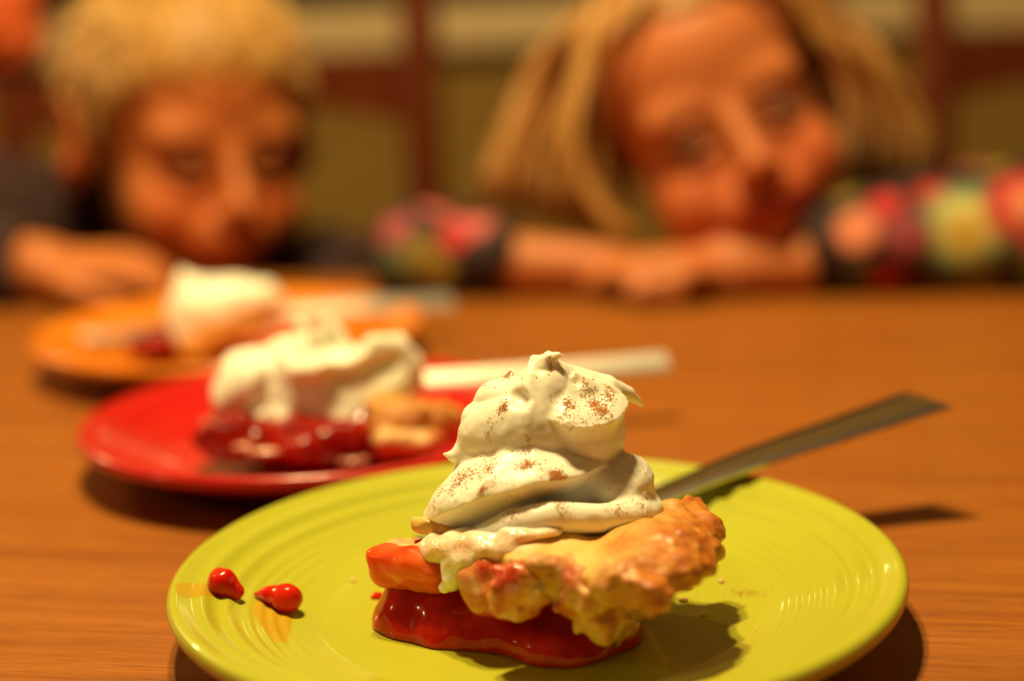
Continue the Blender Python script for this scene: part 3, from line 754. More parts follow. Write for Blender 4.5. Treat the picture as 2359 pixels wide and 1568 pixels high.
# ------------------------------------------------------------------ pie and cream on the red plate
def multi(name, spec, h, m, parent, k=0.003, rough=((0.0006, 220, 1),), subs=(), zmin=None, label=None):
    cs_ = np.array([p.c for p in spec]); rad = np.array([p.rad for p in spec])[:, None]
    V = Vol((cs_ - rad).min(0) - 0.004, (cs_ + rad).max(0) + 0.004, h)
    for p in spec: V.add(p, k)
    for p, kk in subs: V.sub(p, kk)
    for q in rough: V.rough(*q)
    if zmin is not None: V.D = smax(V.D, (zmin - V.ax[2])[None, None, :].astype(np.float32) * np.ones_like(V.D), 0.001)
    o = keep(V.mesh(name, m), parent)
    if label: o['label'] = label
    return o
rpie = empty('pie_slice', (RP.x, RP.y - 0.01, 0.0058)); tag(rpie, 'collapsed cherry pie slice with broken crust on the red plate', 'pie', 'slices of cherry pie')
def E2(x, y, Y, r, R=None): return ell(py(x, y, Y), r, R)
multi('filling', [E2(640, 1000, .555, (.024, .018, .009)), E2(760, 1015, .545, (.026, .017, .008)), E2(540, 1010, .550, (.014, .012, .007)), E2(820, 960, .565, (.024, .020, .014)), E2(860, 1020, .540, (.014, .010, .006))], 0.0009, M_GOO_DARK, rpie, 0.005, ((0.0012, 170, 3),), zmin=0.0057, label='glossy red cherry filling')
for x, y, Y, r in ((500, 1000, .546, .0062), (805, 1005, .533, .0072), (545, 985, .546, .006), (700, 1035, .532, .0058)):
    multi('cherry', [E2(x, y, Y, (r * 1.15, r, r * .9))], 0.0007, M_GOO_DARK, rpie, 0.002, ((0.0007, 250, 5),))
multi('crust_chunk', [E2(950, 985, .540, (.015, .011, .0095)), E2(900, 945, .548, (.011, .010, .006)), E2(1010, 975, .548, (.009, .010, .009))], 0.0008, M_TOP2, rpie, 0.003, ((0.0030, 130, 6), (0.0014, 320, 7)))
multi('crust_chunk', [E2(905, 1015, .530, (.0075, .0065, .0055)), E2(960, 1022, .530, (.008, .006, .004))], 0.0008, M_DOUGH, rpie, 0.003, ((0.0022, 200, 8),))
multi('crust_chunk', [E2(520, 970, .556, (.008, .007, .003)), E2(600, 960, .56, (.012, .008, .003))], 0.0008, M_GLAZED_DOUGH, rpie, 0.003, ((0.0012, 200, 9),))
rcream = empty('whipped_cream', py(730, 940, .56)); tag(rcream, 'lumpy whipped cream mound with thin upright peaks on the red plate', 'whipped cream', 'whipped cream dollops')
YR = 0.563
def QR(x, y, dy=0.0): return py(x, y, YR + dy)
multi('cream_mound', [ell(QR(590, 880), (.0135, .013, .012)), ell(QR(550, 915, -.003), (.0095, .010, .0095)), ell(QR(620, 940, -.006), (.0095, .009, .0085)), ell(QR(645, 975, -.012), (.0055, .005, .0050)), ell(QR(560, 850, .004), (.007, .008, .006)), ell(QR(520, 900, .002), (.0045, .006, .006)),
                      ell(QR(790, 900, .002), (.028, .018, .0155)), ell(QR(900, 850, .006), (.0115, .013, .0095)), ell(QR(800, 950, -.002), (.023, .0165, .0085)), ell(QR(680, 850, .002), (.0125, .012, .012)),
                      tube([QR(700, 850, 0), QR(700, 790, 0), QR(692, 735, 0)], [.0085, .0045, .0012]), tube([QR(770, 840, .002), QR(765, 780, .002), QR(742, 712, .002)], [.009, .0048, .0012]), tube([QR(720, 830, -.004), QR(722, 790, -.004), QR(716, 760, -.004)], [.006, .0035, .001]),
                      tube([QR(690, 855, -.012), QR(780, 838, -.013), QR(860, 800, -.006), QR(915, 800, 0), QR(955, 850, 0), QR(975, 890, -.001)], [.0035, .0042, .0045, .0045, .0035, .0012])],
      0.0007, M_CREAM, rcream, 0.0028, ((0.0009, 150, 2), (0.0004, 350, 3)), subs=((ell(QR(770, 795, -.010), (.010, .009, .0055)), .002), (ell(QR(840, 872, -.019), (.017, .006, .008)), .003), (tube([QR(610, 880, -.013), QR(600, 930, -.013)], .003), .002)))
multi('melted_cream', [E2(605, 1042, .527, (.006, .002, .0012)), E2(815, 1058, .527, (.0055, .003, .0012)), E2(560, 1030, .535, (.004, .002, .0012))], 0.0006, M_PINKFOAM, rcream, 0.002, ((0.0006, 250, 4),), label='melted cream running onto the plate')

# ------------------------------------------------------------------ pie and cream on the orange plate
opie = empty('pie_slice', (OP.x, OP.y, 0.0058)); tag(opie, 'dark cherry pie slice half under cream on the orange plate', 'pie', 'slices of cherry pie')
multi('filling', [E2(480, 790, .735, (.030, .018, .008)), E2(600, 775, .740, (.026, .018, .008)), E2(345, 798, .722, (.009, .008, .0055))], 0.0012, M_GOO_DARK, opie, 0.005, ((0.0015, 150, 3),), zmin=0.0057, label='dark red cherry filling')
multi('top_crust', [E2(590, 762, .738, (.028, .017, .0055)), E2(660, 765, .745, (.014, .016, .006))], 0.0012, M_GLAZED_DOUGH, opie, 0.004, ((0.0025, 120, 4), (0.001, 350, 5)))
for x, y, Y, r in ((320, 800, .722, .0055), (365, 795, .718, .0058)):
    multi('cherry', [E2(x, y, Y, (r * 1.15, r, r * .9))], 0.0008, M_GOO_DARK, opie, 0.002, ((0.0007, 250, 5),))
ocream = empty('whipped_cream', py(480, 800, .73)); tag(ocream, 'smooth slanted scoop of whipped cream on the orange plate', 'whipped cream', 'whipped cream dollops')
YO = 0.732
def QO(x, y, dy=0.0): return py(x, y, YO + dy)
multi('cream_mound', [ell(QO(480, 725), (.0195, .017, .0165)), ell(QO(455, 775, -.004), (.0115, .012, .0105)), ell(QO(545, 700, .004), (.0165, .015, .0105)), tube([QO(440, 690, 0), QO(425, 650, 0), QO(418, 622, 0)], [.009, .005, .0015]), tube([QO(560, 690, 0), QO(610, 685, 0), QO(645, 690, 0)], [.010, .0075, .003])],
      0.0010, M_CREAM, ocream, 0.006, ((0.0008, 120, 6),))

# ================================================================== CHAIRS AND SILL POT
def chair(name, cx, yb, label, zs=(0.0, 0.0)):
    root = empty(name, (cx, yb - 0.19, FLOOR)); tag(root, label, 'chair', 'mahogany ladder back chairs')
    hw = 0.163
    def P(nm, pts, r, seg=12):
        vv, ff = sweep([(p[0] + cx, p[1] + yb, p[2]) for p in pts], r, seg); return keep(mesh(nm, vv, ff, M_CHAIR), root)
    for s in (-1, 1):
        P('back_post', [(s * hw, 0.02, FLOOR), (s * hw, 0, -0.33), (s * hw, 0.0, -0.1), (s * hw, 0.01, 0.10), (s * hw, 0.035, 0.28), (s * hw, 0.038, 0.30), (s * hw, 0.038, 0.315)], [0.014, 0.017, 0.017, 0.016, 0.014, 0.016, 0.006])
        P('leg', [(s * 0.18, -0.38, FLOOR), (s * 0.18, -0.38, -0.5), (s * 0.18, -0.38, -0.345)], [0.012, 0.018, 0.017])
        P('stretcher', [(s * 0.17, 0, -0.55), (s * 0.18, -0.38, -0.55)], 0.009)
    P('stretcher', [(-0.18, -0.38, -0.50), (0.18, -0.38, -0.50)], 0.009)
    keep(box('seat', (cx, yb - 0.19, -0.350), (0.40, 0.42, 0.03), M_CHAIR, bev=0.012), root)
    for z0, z1 in ((0.20, 0.255), (0.062, 0.112), (-0.085, -0.035)):
        v = []; f = []; N = 12
        for i in range(N + 1):
            t = i / N * 2 - 1; x = t * hw; y = 0.006 + 0.02 * (1 - t * t)
            arch = 0.018 * (1 - t * t)
            for (dy, z) in ((-0.006, z0 + arch), (0.006, z0 + arch), (0.006, z1 + arch * 0.5), (-0.006, z1 + arch * 0.5)): v.append((cx + x, yb + y + dy, z))
        for i in range(N):
            for k in range(4): f.append((i * 4 + k, (i + 1) * 4 + k, (i + 1) * 4 + (k + 1) % 4, i * 4 + (k + 1) % 4))
        f += [(0, 1, 2, 3), (N * 4 + 3, N * 4 + 2, N * 4 + 1, N * 4)]
        keep(mesh('slat', v, f, M_CHAIR, smooth=False), root)
    return root
YB = 1.30
xb0, xb1 = py(40, 300, YB).x, py(962, 300, YB).x
chair('ladder_back_chair', (xb0 + xb1) / 2, YB, 'dark mahogany ladder back chair behind the boy')
chair('ladder_back_chair', py(2160, 250, YB).x + 0.163, YB, 'dark mahogany ladder back chair at the right edge, empty')
# something orange red hung on the chair post
cc = py(32, 15, YB + 0.01); cc.x = xb0 - 0.004
hung = tag(part('hung_cloth', [ell(cc, (0.034, 0.036, 0.050)), ell(cc + Vector((-0.016, -0.012, -0.018)), (0.022, 0.022, 0.034)), ell(cc + Vector((0.016, -0.014, -0.008)), (0.016, 0.018, 0.034))], 0.002,
     simple('orange_red_cloth', (0.62, 0.10, 0.015), 0.8, 0.35, 25), empty('tmp'), *around([cc], 0.085), rough=[(0.006, 45, 3), (0.002, 140, 4)], k=0.01), 'crumpled orange red cloth hung over the chair post at the top left', 'cloth')
hung.parent = None; bpy.data.objects.remove(bpy.data.objects['tmp'])

# ================================================================== PEOPLE
def skin_mat(name, M, base, cheek, lip, extra=()):
    m, nt, b = new_mat(name); setp(b, rough=0.5, spec=0.35)
    v = coords(nt); c = mix(nt, 0.0, base, base)
    n = noise(nt, 30, 3, 0.5, v); c = mix(nt, math_n(nt, 'MULTIPLY', n.outputs[0], 0.25), base, cheek)
    def put(p, r, col, soft, amt):
        nonlocal c
        f_ = spot(nt, v, M @ Vector(p), r, soft); c = mix(nt, math_n(nt, 'MULTIPLY', f_, amt), c, col)
    for s in (-1, 1):
        put((s * .034, -.068, -.042), .020, cheek, .7, .8)
        put((s * .072, .012, -.02), .026, cheek, .6, .8)
        for q in range(-2, 3): put((s * (.027 + q * .0055), -.074 + abs(q * .003), .010 - .0012 * q * q + 0.001 * q), .0050, (base[0] * .45, base[1] * .34, base[2] * .25), .5, .35)
        for q in range(-1, 2): put((s * (.026 + q * .008), -.070, -.005 - .0015 * q * q), .0058, (base[0] * .26, base[1] * .19, base[2] * .14), .6, .8)  # dark lids: lash tone plus eye socket shade put into the skin colour
    put((0, -.092, -.035), .012, cheek, .8, .5)
    for q in range(-3, 4): put((q * .0055, -.083 + abs(q) * .0022, -.0585), .0095 - abs(q) * .0008, lip, .4, .9)
    nt.links.new(c, b.inputs['Base Color'])
    return m
def head_sdf(V, M):
    V.M = M
    V.add(ell((0, .014, .028), (.067, .082, .066)), .0)
    V.add(ell((0, -.030, .034), (.052, .044, .046)), .02)
    V.add(ell((0, -.018, -.025), (.055, .054, .064)), .022)
    V.add(ell((0, -.046, -.074), (.024, .024, .018)), .02)
    for s in (-1, 1):
        V.add(ell((s * .033, -.046, -.043), (.023, .025, .024)), .014)
        V.add(ell((s * .028, -.064, .007), (.018, .009, .008)), .014)
        V.sub(ell((s * .027, -.080, -.011), (.0175, .016, .0115)), .008)
        V.add(tube([(s * .012, -.069, -.008), (s * .026, -.0735, -.0035), (s * .040, -.064, -.008)], .0030), .004)
        V.add(tube([(s * .013, -.069, -.0150), (s * .026, -.072, -.0185), (s * .039, -.063, -.0150)], .0026), .005)
        V.add(ell((s * .074, .014, -.009), (.0090, .022, .033), Matrix.Rotation(s * 0.45, 3, 'Z')), .006)
        V.sub(ell((s * .084, .007, -.004), (.007, .012, .019)), .005)
        V.add(ell((s * .068, .004, -.020), (.006, .006, .010)), .004)
        V.add(ell((s * .0085, -.084, -.0365), (.0062, .0070, .0055)), .005)
    V.add(tube([(0, -.072, -.002), (0, -.081, -.018), (0, -.0915, -.0325)], [.0060, .0062, .0078]), .007)
    V.add(ell((0, -.070, -.056), (.024, .014, .016)), .012)
    V.add(tube([(-.019, -.074, -.0585), (-.006, -.0835, -.0545), (0, -.0835, -.0555), (.006, -.0835, -.0545), (.019, -.074, -.0585)], [.0026, .0052, .0050, .0052, .0026]), .004)
    V.add(tube([(-.016, -.075, -.0605), (0, -.0825, -.0640), (.016, -.075, -.0605)], [.0030, .0060, .0030]), .004)
    V.sub(tube([(-.020, -.081, -.0588), (0, -.089, -.0595), (.020, -.081, -.0588)], .0016), .002)
    V.M = None
def hand_sdf(V, wrist, d, up, side, curl=0.5, sc=0.78):
    wrist, d, up, side = [Vector(q) for q in (wrist, d, up, side)]
    d.normalize(); up.normalize(); side = (side - d * side.dot(d)).normalized(); up = (up - d * up.dot(d)).normalized()
    R = Matrix((d, side, up)).transposed()
    V.add(ell(wrist + d * .036 * sc, (.040 * sc, .034 * sc, .0145 * sc), R), .010)
    for k, (o, L) in enumerate(((-.027, .058), (-.009, .068), (.009, .064), (.026, .050))):
        p = wrist + d * .066 * sc + side * o * sc; dr = d.copy(); pts = [p - d * .012 * sc, p]
        for j, fr in enumerate((.45, .32, .23)):
            dr = (dr - up * curl * (0.55 + 0.25 * j)).normalized(); p = p + dr * L * sc * fr; pts.append(p)
        V.add(tube(pts, [.0088 * sc, .0088 * sc, .0080 * sc, .0075 * sc, .0062 * sc]), .0025)
    p = wrist + d * .020 * sc - side * .030 * sc
    V.add(tube([p, p + (d * .5 - side * .8).normalized() * .024 * sc, p + (d * .5 - side * .8).normalized() * .024 * sc + (d * .95 - side * .25 - up * .3).normalized() * .026 * sc,
                p + (d * .5 - side * .8).normalized() * .024 * sc + (d * .95 - side * .25 - up * .3).normalized() * .048 * sc], [.0115 * sc, .0105 * sc, .0090 * sc, .0070 * sc]), .004)
def eye_mat(iris):
    m, nt, b = new_mat('eye'); setp(b, rough=0.08, spec=0.5)
    v = coords(nt); c = mix(nt, spot(nt, v, (0, -.0115, 0), .0078, .15), (0.26, 0.20, 0.16), iris)
    c = mix(nt, spot(nt, v, (0, -.0118, 0), .0040, .15), c, (0.01, 0.008, 0.008)); nt.links.new(c, b.inputs['Base Color'])
    return m
def eyes(person, M, iris, look):
    m = eye_mat(iris)
    for s in (-1, 1):
        bm = bmesh.new(); bmesh.ops.create_uvsphere(bm, u_segments=24, v_segments=16, radius=.0118); me = bpy.data.meshes.new('eye'); bm.to_mesh(me); bm.free()
        o = link('eye', me, m); c = M @ Vector((s * .0265, -.0600, -.0112))
        d = (Vector(look) - c).normalized(); rot = Vector((0, -1, 0)).rotation_difference(d).to_matrix().to_4x4()
        o.matrix_world = Matrix.Translation(c) @ rot
        mw = o.matrix_world.copy(); o.parent = person; o.matrix_parent_inverse = inv(person); o.matrix_basis = mw
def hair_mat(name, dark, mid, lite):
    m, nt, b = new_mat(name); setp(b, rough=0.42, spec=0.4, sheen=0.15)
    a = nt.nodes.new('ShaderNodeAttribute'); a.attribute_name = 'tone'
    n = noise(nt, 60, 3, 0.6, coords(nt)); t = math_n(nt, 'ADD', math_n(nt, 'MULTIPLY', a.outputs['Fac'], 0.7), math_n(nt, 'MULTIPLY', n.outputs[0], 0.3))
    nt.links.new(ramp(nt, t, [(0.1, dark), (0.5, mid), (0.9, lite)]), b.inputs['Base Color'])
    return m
def add_tone(me, tones):
    at = me.attributes.new('tone', 'FLOAT', 'POINT'); at.data.foreach_set('value', np.array(tones, np.float32))
def bez(ctrl, n): return path_pts(ctrl, n)
def locks(name, list_, m, parent):
    v = []; f = []; tones = []
    for ctrl, r, tone in list_:
        pts = bez(ctrl, 9)
        rad = [(r * (0.35 + 0.65 * math.sin(PI * (0.12 + 0.80 * i / 9)) ** 0.7) * (1 if i < 9 else .25), r * 0.5) for i in range(10)]
        rad[-1] = (r * .15, r * .12)
        a_, b_ = sweep(pts, rad, 6); n = len(v); v += a_; f += [tuple(i + n for i in q) for q in b_]; tones += [tone] * len(a_)
    o = mesh(name, v, f, m); add_tone(o.data, tones)
    return keep(o, parent)
def legs(person, hx, hy, m, dirx=0.0):
    V = Vol((hx - .18, hy - .36, FLOOR), (hx + .18, hy + .12, -.20), .006)
    V.add(ell((hx, hy, -.262), (.115, .095, .075)), .02)
    for s in (-1, 1):
        V.add(tube([(hx + s * .055, hy, -.275), (hx + s * .075, hy - .25, -.275), (hx + s * .075, hy - .25, -.52), (hx + s * .075, hy - .235, FLOOR + .09)], [.062, .050, .040, .034]), .02)
    keep(V.mesh('trousers', m), person)
    ms = simple('shoe_rubber', (0.03, 0.03, 0.035), 0.6)
    for s in (-1, 1):
        c = Vector((hx + s * .075, hy - .26, FLOOR + .035))
        V = Vol(c - Vector((.06, .11, .036)), c + Vector((.06, .09, .07)), .005)
        V.add(ell(c + Vector((0, -.02, 0)), (.036, .075, .034))).add(ell(c + Vector((0, .03, .02)), (.034, .036, .045)), .02)
        keep(V.mesh('shoe', ms), person)
# ------------------------------------------------------------------ boy
bo = py(444, 292, 1.045)
MB = Matrix.Translation(bo) @ Matrix.Rotation(math.radians(29), 4, 'Z') @ Matrix.Rotation(math.radians(7), 4, 'X') @ Matrix.Rotation(math.radians(2), 4, 'Y') @ Matrix.Scale(0.985, 4)
bx, by = -0.235, 1.12
boy = empty('person', (bx, by, -0.335)); tag(boy, 'blond child in a dark shirt looking down at the orange plate', 'person')
M_BSKIN = skin_mat('boy_skin', MB, (0.54, 0.18, 0.048), (0.52, 0.105, 0.024), (0.42, 0.08, 0.022))
tableY = lambda x: 0.877 + (x + 0.0155) * math.tan(TABLE_YAW)
V = Vol((-0.46, 0.84, -0.34), (-0.02, 1.25, 0.19), 0.0026)
head_sdf(V, MB)
hn = MB @ Vector((0, .030, -.045))
V.add(tube([hn, Vector((bx + .01, by - .01, -.075)), Vector((bx, by, -.12))], [.044, .042, .050]), .02)
V.add(ell((bx, by, -.20), (.105, .070, .12)), .03)
sL, eL = Vector((bx - .105, by - .06, .008)), Vector((py(-260, 640, .96).x, .960, .022)); wL = Vector((py(90, 640, .922).x, .922, .0190))
V.add(tube([sL, eL], [.036, .030]), .02); V.add(tube([eL, eL.lerp(wL, .35), wL], [.026, .025, .0190]), .012)
hand_sdf(V, wL, (1, .10, .0), (0, -.2, 1), (0, 1, .2), 0.55, .66)
sR, eR, wR = Vector((bx + .105, by - .02, -.050)), Vector((bx + .155, by - .02, -.235)), Vector((bx + .10, by - .14, -.20))
V.add(tube([sR, eR], [.036, .028]), .02); V.add(tube([eR, wR], [.028, .019]), .01)
hand_sdf(V, wR, (-.2, -1, -.15), (0, -.1, 1), (1, 0, 0), 0.3, .72)
keep(V.mesh('body', M_BSKIN), boy)
eyes(boy, MB, (0.04, 0.03, 0.025), py(480, 800, .62))
M_BSHIRT = simple('dark_plum_cotton', (0.028, 0.008, 0.009), 0.85, 0.2, 60)
V = Vol((-0.47, 0.88, -0.35), (-0.02, 1.27, 0.10), 0.004)
V.add(ell((bx, by, -.20), (.116, .082, .132)), 0); V.add(tube([(bx - .09, by - .03, -.025), (bx + .09, by + .02, -.055)], .052), .03)
V.add(tube([(bx - .03, by, -.075), (bx + .03, by, -.075)], .046), .03)
V.add(ell(py(150, 560, 1.10), (.060, .045, .050)), .03); V.add(ell(py(215, 560, 1.13), (.055, .035, .045)), .03)
cuffL = eL.lerp(wL, (py(70, 600, .93).x - eL.x) / (wL.x - eL.x))
V.add(tube([sL + Vector((0, 0, .008)), eL + Vector((0, .006, .008))], [.060, .036]), .03); V.add(tube([eL + Vector((0, .004, .002)), cuffL], [.032, .028]), .01)
V.add(tube([sR + Vector((0, 0, .012)), eR], [.052, .040]), .02); V.add(tube([eR, eR.lerp(wR, .6)], [.036, .030]), .01)
V.sub(tube([hn, Vector((bx + .01, by - .01, -.085))], [.048, .046]), .004)
V.sub(cone(cuffL + (cuffL - eL).normalized() * .030, cuffL + (cuffL - eL).normalized() * .09, .034, .04), .002)
V.rough(.0035, 28, 3); V.rough(.0012, 90, 4)
keep(V.mesh('shirt', M_BSHIRT), boy)
legs(boy, bx, by, simple('boy_denim', (0.03, 0.04, 0.08), 0.85, 0.2, 80))
# short combed hair
M_BHAIR = hair_mat('short_blond_hair', (0.22, 0.085, 0.012), (0.42, 0.215, 0.040), (0.68, 0.43, 0.12))
def cap(M, zl, off, name, m, parent, h, tone=0.4, rough=((.0018, 90, 1), (.0009, 260, 2))):
    c = M.translation; V = Vol(c - Vector((.13, .13, .12)), c + Vector((.13, .13, .13)), h); V.M = M
    V.add(ell((0, .014, .028), (.067 + off, .082 + off, .066 + off * 1.3))); V.add(ell((0, -.026, .036), (.052 + off, .044 + off, .046 + off)), .02)
    ys, zs = zl
    V.cut(Fn(lambda X, Y, Z: (np.interp(Y, ys, zs).astype(np.float32) - Z + 0.0015 * np.sin(X * 260)) * .8), .006)
    V.M = None
    for q in rough: V.rough(*q)
    o = V.mesh(name, m); add_tone(o.data, [tone] * len(o.data.vertices)); return keep(o, parent)
BZL = ([-.10, -.06, -.040, -.018, .002, .02, .035, .10], [.046, .042, .024, -.012, -.008, .008, -.052, -.064])
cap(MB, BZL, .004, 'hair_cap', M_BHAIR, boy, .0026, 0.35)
rb = random.Random(3); L = []
for _ in range(2200):
    a_, t_ = rb.uniform(0, 2 * PI), math.acos(rb.uniform(-0.75, 1.0))
    n_ = Vector((math.sin(t_) * math.cos(a_), math.sin(t_) * math.sin(a_), math.cos(t_)))
    p = Vector((.0705 * n_.x, .014 + .0855 * n_.y, .028 + .072 * n_.z))
    if p.y < -.045: p.z += .004
    if p.z < np.interp(p.y, *BZL) + .008: continue
    crown = Vector((-.01, .045, .09)); dirv = (p - crown); dirv = dirv - n_ * dirv.dot(n_)
    if dirv.length < 1e-4: continue
    dirv.normalize(); Ln = rb.uniform(.024, .040)
    q1 = p + dirv * Ln * .5 + n_ * .003; q2 = p + dirv * Ln + n_ * rb.uniform(-.004, .004)
    if q2.z < np.interp(q2.y, *BZL) - .012: continue
    L.append(([MB @ (p - dirv * .006 - n_ * .002), MB @ q1, MB @ q2], rb.uniform(.0020, .0036), min(1, max(0, 0.30 + 0.55 * max(0, n_.z) ** 2 + rb.gauss(0, .16)))))  # tufts paler toward the top: overhead light put into the hair tone
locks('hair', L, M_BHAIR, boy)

# ------------------------------------------------------------------ girl
go = py(1634, 266, 0.930)
MG = Matrix.Translation(go) @ Matrix.Rotation(math.radians(2), 4, 'Z') @ Matrix.Rotation(math.radians(-7), 4, 'X') @ Matrix.Rotation(math.radians(-21), 4, 'Y') @ Matrix.Scale(0.945, 4)
gx, gy = 0.135, 1.055
girl = empty('person', (gx, gy, -0.335)); tag(girl, 'long haired blond child in a dark floral top resting head tilted over folded arms', 'person')
M_GSKIN = skin_mat('girl_skin', MG, (0.50, 0.165, 0.050), (0.52, 0.11, 0.036), (0.32, 0.025, 0.010))
V = Vol((-0.13, 0.80, -0.34), (0.40, 1.20, 0.17), 0.0027)
head_sdf(V, MG)
hn = MG @ Vector((0, .032, -.045))
V.add(tube([hn, hn.lerp(Vector((gx, gy, -.10)), .5), Vector((gx, gy, -.10))], [.036, .033, .05]), .02)
V.add(ell((gx, gy, -.19), (.100, .066, .12)), .03)
S1, E1, W1 = Vector((py(1150, 560, 1.0).x, 1.00, -.050)), Vector((py(985, 600, .90).x, .902, .019)), Vector((py(1380, 640, .875).x, .878, .0148))
S2, E2_, W2 = Vector((gx + .125, 1.02, -.050)), Vector((py(2420, 600, .85).x, .852, .020)), Vector((py(1680, 640, .855).x, .862, .0148))
for S_, E_, W_ in ((S1, E1, W1), (S2, E2_, W2)):
    V.add(tube([S_, E_], [.030, .020]), .02); V.add(tube([E_, E_.lerp(W_, .35), W_], [.0190, .0180, .0140]), .012)
hand_sdf(V, W1, (1, -.18, .02), (0, .1, 1), (.1, 1, 0), 0.16, .60)
hand_sdf(V, W2, (-1, .22, .02), (0, .1, 1), (-.1, 1, 0), 0.20, .60)
keep(V.mesh('body', M_GSKIN), girl)
eyes(girl, MG, (0.06, 0.065, 0.06), py(900, 1000, .3))
# floral top
V = Vol((-0.15, 0.82, -0.35), (0.42, 1.20, 0.09), 0.004)
V.add(ell((gx, gy, -.19), (.112, .080, .130)), 0); V.add(tube([(gx - .085, gy - .01, -.085), (gx + .09, gy - .01, -.08)], .046), .03)
c1 = E1.lerp(W1, (py(1180, 620, .90).x - E1.x) / (W1.x - E1.x)); c2 = E2_.lerp(W2, (py(1842, 620, .87).x - E2_.x) / (W2.x - E2_.x))
V.add(tube([S1 + Vector((0, 0, .010)), S1.lerp(E1, .5) + Vector((-.006, 0, .020)), E1 + Vector((-.008, .004, .004))], [.046, .038, .028]), .02); V.add(tube([E1 + Vector((0, .002, .004)), c1], [.026, .022]), .01)
V.add(tube([S2 + Vector((0, 0, .010)), S2.lerp(E2_, .5) + Vector((0, 0, .022)), E2_ + Vector((0, .004, .010))], [.050, .046, .036]), .02); V.add(tube([E2_ + Vector((0, .004, .014)), E2_.lerp(c2, .5) + Vector((0, .008, .012)), c2 + Vector((0, .004, .004))], [.034, .031, .024]), .012)
V.sub(tube([hn, hn.lerp(Vector((gx, gy, -.10)), .7)], [.044, .042]), .004)
for E_, c_ in ((E1, c1), (E2_, c2)):
    q = (c_ - E_).normalized(); V.sub(cone(c_ + q * .040, c_ + q * .09, .045, .045), .002)
V.rough(.0035, 30, 5); V.rough(.0012, 90, 6)
top = keep(V.mesh('floral_top', None), girl)
m, nt, b = new_mat('dark_floral_print'); setp(b, rough=0.8); vv_ = coords(nt)
c = mix(nt, math_n(nt, 'MULTIPLY', noise(nt, 40, 2, .5, vv_).outputs[0], .5), (0.020, 0.006, 0.006), (0.035, 0.010, 0.011))
tb = bvh_of([top]); PK, RD, CO, TE, YE, GO, PU, GN, OL = (0.62, 0.13, 0.13), (0.50, 0.015, 0.018), (0.75, 0.24, 0.13), (0.16, 0.36, 0.20), (0.62, 0.55, 0.16), (0.60, 0.34, 0.02), (0.36, 0.07, 0.10), (0.10, 0.13, 0.06), (0.28, 0.20, 0.03)
for x, y, r, col in ((1975, 530, 46, CO), (2040, 468, 36, RD), (2150, 450, 38, RD), (2235, 385, 48, PK), (2290, 385, 36, OL), (2225, 530, 92, TE), (2225, 525, 66, YE), (2225, 535, 26, GO), (2352, 470, 74, RD), (2372, 470, 44, CO), (2092, 545, 50, PU),
                     (1985, 625, 32, GN), (2040, 645, 38, RD), (2130, 662, 36, (0.45, .06, .03)), (2250, 655, 48, OL), (2335, 590, 34, GN), (1950, 450, 26, OL), (2420, 560, 50, PK), (2400, 640, 40, TE),
                     (1085, 510, 52, PK), (1135, 465, 42, CO), (1045, 545, 34, RD), (960, 455, 40, GN), (965, 590, 46, OL), (905, 525, 44, PU), (1005, 480, 36, PK), (1010, 620, 34, (0.35, .22, .02)), (900, 605, 36, GN), (1080, 445, 24, PU)):
    hit = tb.ray_cast(CAMP, pray(x, y).normalized())
    if hit[0] is None: continue
    c = mix(nt, spot(nt, vv_, hit[0], r * 0.00025, .22), c, tuple(q * .9 for q in col))
nt.links.new(c, b.inputs['Base Color']); top.data.materials.append(m)
legs(girl, gx, gy, simple('girl_leggings', (0.05, 0.02, 0.05), 0.85, 0.2, 80))
stool = empty('stool', (gx, gy - .04, FLOOR)); tag(stool, 'low wooden stool under the long haired child, behind the table', 'stool')
keep(box('seat', (gx, gy - .04, -.352), (.30, .28, .03), M_CHAIR, bev=.01), stool)
for s in (-1, 1):
    for t in (-1, 1):
        vv, ff = sweep([(gx + s * .135, gy - .04 + t * .12, FLOOR), (gx + s * .12, gy - .04 + t * .11, -.366)], [.013, .017], 10); keep(mesh('leg', vv, ff, M_CHAIR), stool)
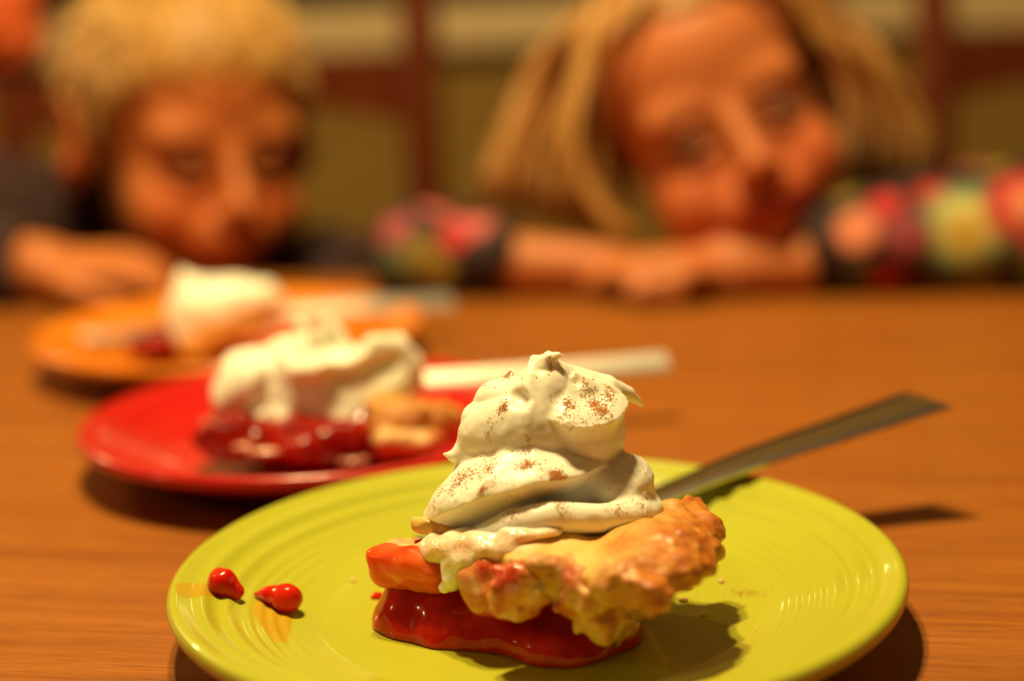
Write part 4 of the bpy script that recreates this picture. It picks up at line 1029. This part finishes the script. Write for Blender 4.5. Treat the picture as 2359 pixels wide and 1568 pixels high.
# long hair
M_GHAIR = hair_mat('long_blond_hair', (0.22, 0.085, 0.013), (0.42, 0.20, 0.042), (0.70, 0.44, 0.14))
GZL = ([-.10, -.06, -.03, .0, .03, .10], [.062, .056, .040, .0, -.06, -.075])
cap(MG, GZL, .005, 'hair_cap', M_GHAIR, girl, .0028, 0.3)
rg = random.Random(11); L = []
def gl_(p): return MG @ Vector(p)
def cl(x): return min(1.0, max(0.0, x))
for i in range(420):                    # image-left fall, fluffed out over the shoulder
    t = rg.random(); yy = -.040 + .12 * rg.random(); g = lambda q: rg.gauss(0, q); Yd = .905 + .075 * rg.random()
    root = gl_((-.012 + g(.004), yy, .098 - 5 * (yy - .01) ** 2))
    curl = 70 * (1 - t) * rg.random()
    L.append(([root, py(1440 - 130 * t + g(8), 60 + g(10), Yd), py(1412 - 190 * t + g(10), 200 + g(12), Yd), py(1375 - 215 * t + g(14), 335 + g(14), Yd - .005), py(1375 - 265 * t + curl + g(16), 440 + 95 * (1 - t) + g(18), Yd - .012)],
              rg.uniform(.0016, .0034), cl(rg.gauss(.48, .2))))
for i in range(340):                    # image-right fall
    t = rg.random(); yy = -.045 + .12 * rg.random(); Yd = .885 + .075 * rg.random()
    root = gl_((-.006 + g(.004), yy, .098 - 5 * (yy - .01) ** 2))
    L.append(([root, gl_((.040 + .01 * t, yy, .086)), py(1868 + 110 * t + g(8), 85 + g(10), Yd), py(1925 + 140 * t + g(10), 205 + g(12), Yd), py(1945 + 180 * t + g(12), 320 + g(14), Yd), py(1950 + 165 * t + g(14), 395 + 20 * t + g(20), Yd + .004)],
              rg.uniform(.0016, .0034), cl(rg.gauss(.40 + .2 * t, .18))))
for i in range(150):                     # swept fringe
    s = 1 if i % 3 == 0 else -1; k = rg.random()
    root = gl_((-.010, -.040 - .02 * rg.random(), .088 - .012 * rg.random())); m1 = gl_((s * (.025 + .01 * k), -.068, .072 - .006 * k)); e = gl_((s * (.060 + .01 * k), -.045 + .02 * k, .030 - .03 * k))
    L.append(([root, m1, gl_((s * (.048 + .008 * k), -.060, .056)), e], rg.uniform(.0016, .003), min(1, max(0, rg.gauss(.5, .18)))))
for i in range(14):                     # pale front lock and the curl under it
    k = rg.random(); dx = rg.gauss(0, 14)
    L.append(([gl_((-.040, -.04, .085)), py(1345 + dx, 130, .895), py(1308 + dx, 290, .885), py(1330 + dx, 400, .885), py(1400 + dx, 490 + 20 * k, .882), py(1455 + dx, 525 + 20 * k, .880)], rg.uniform(.002, .0035), min(1, max(0, rg.gauss(.68, .12)))))
locks('hair', L, M_GHAIR, girl)
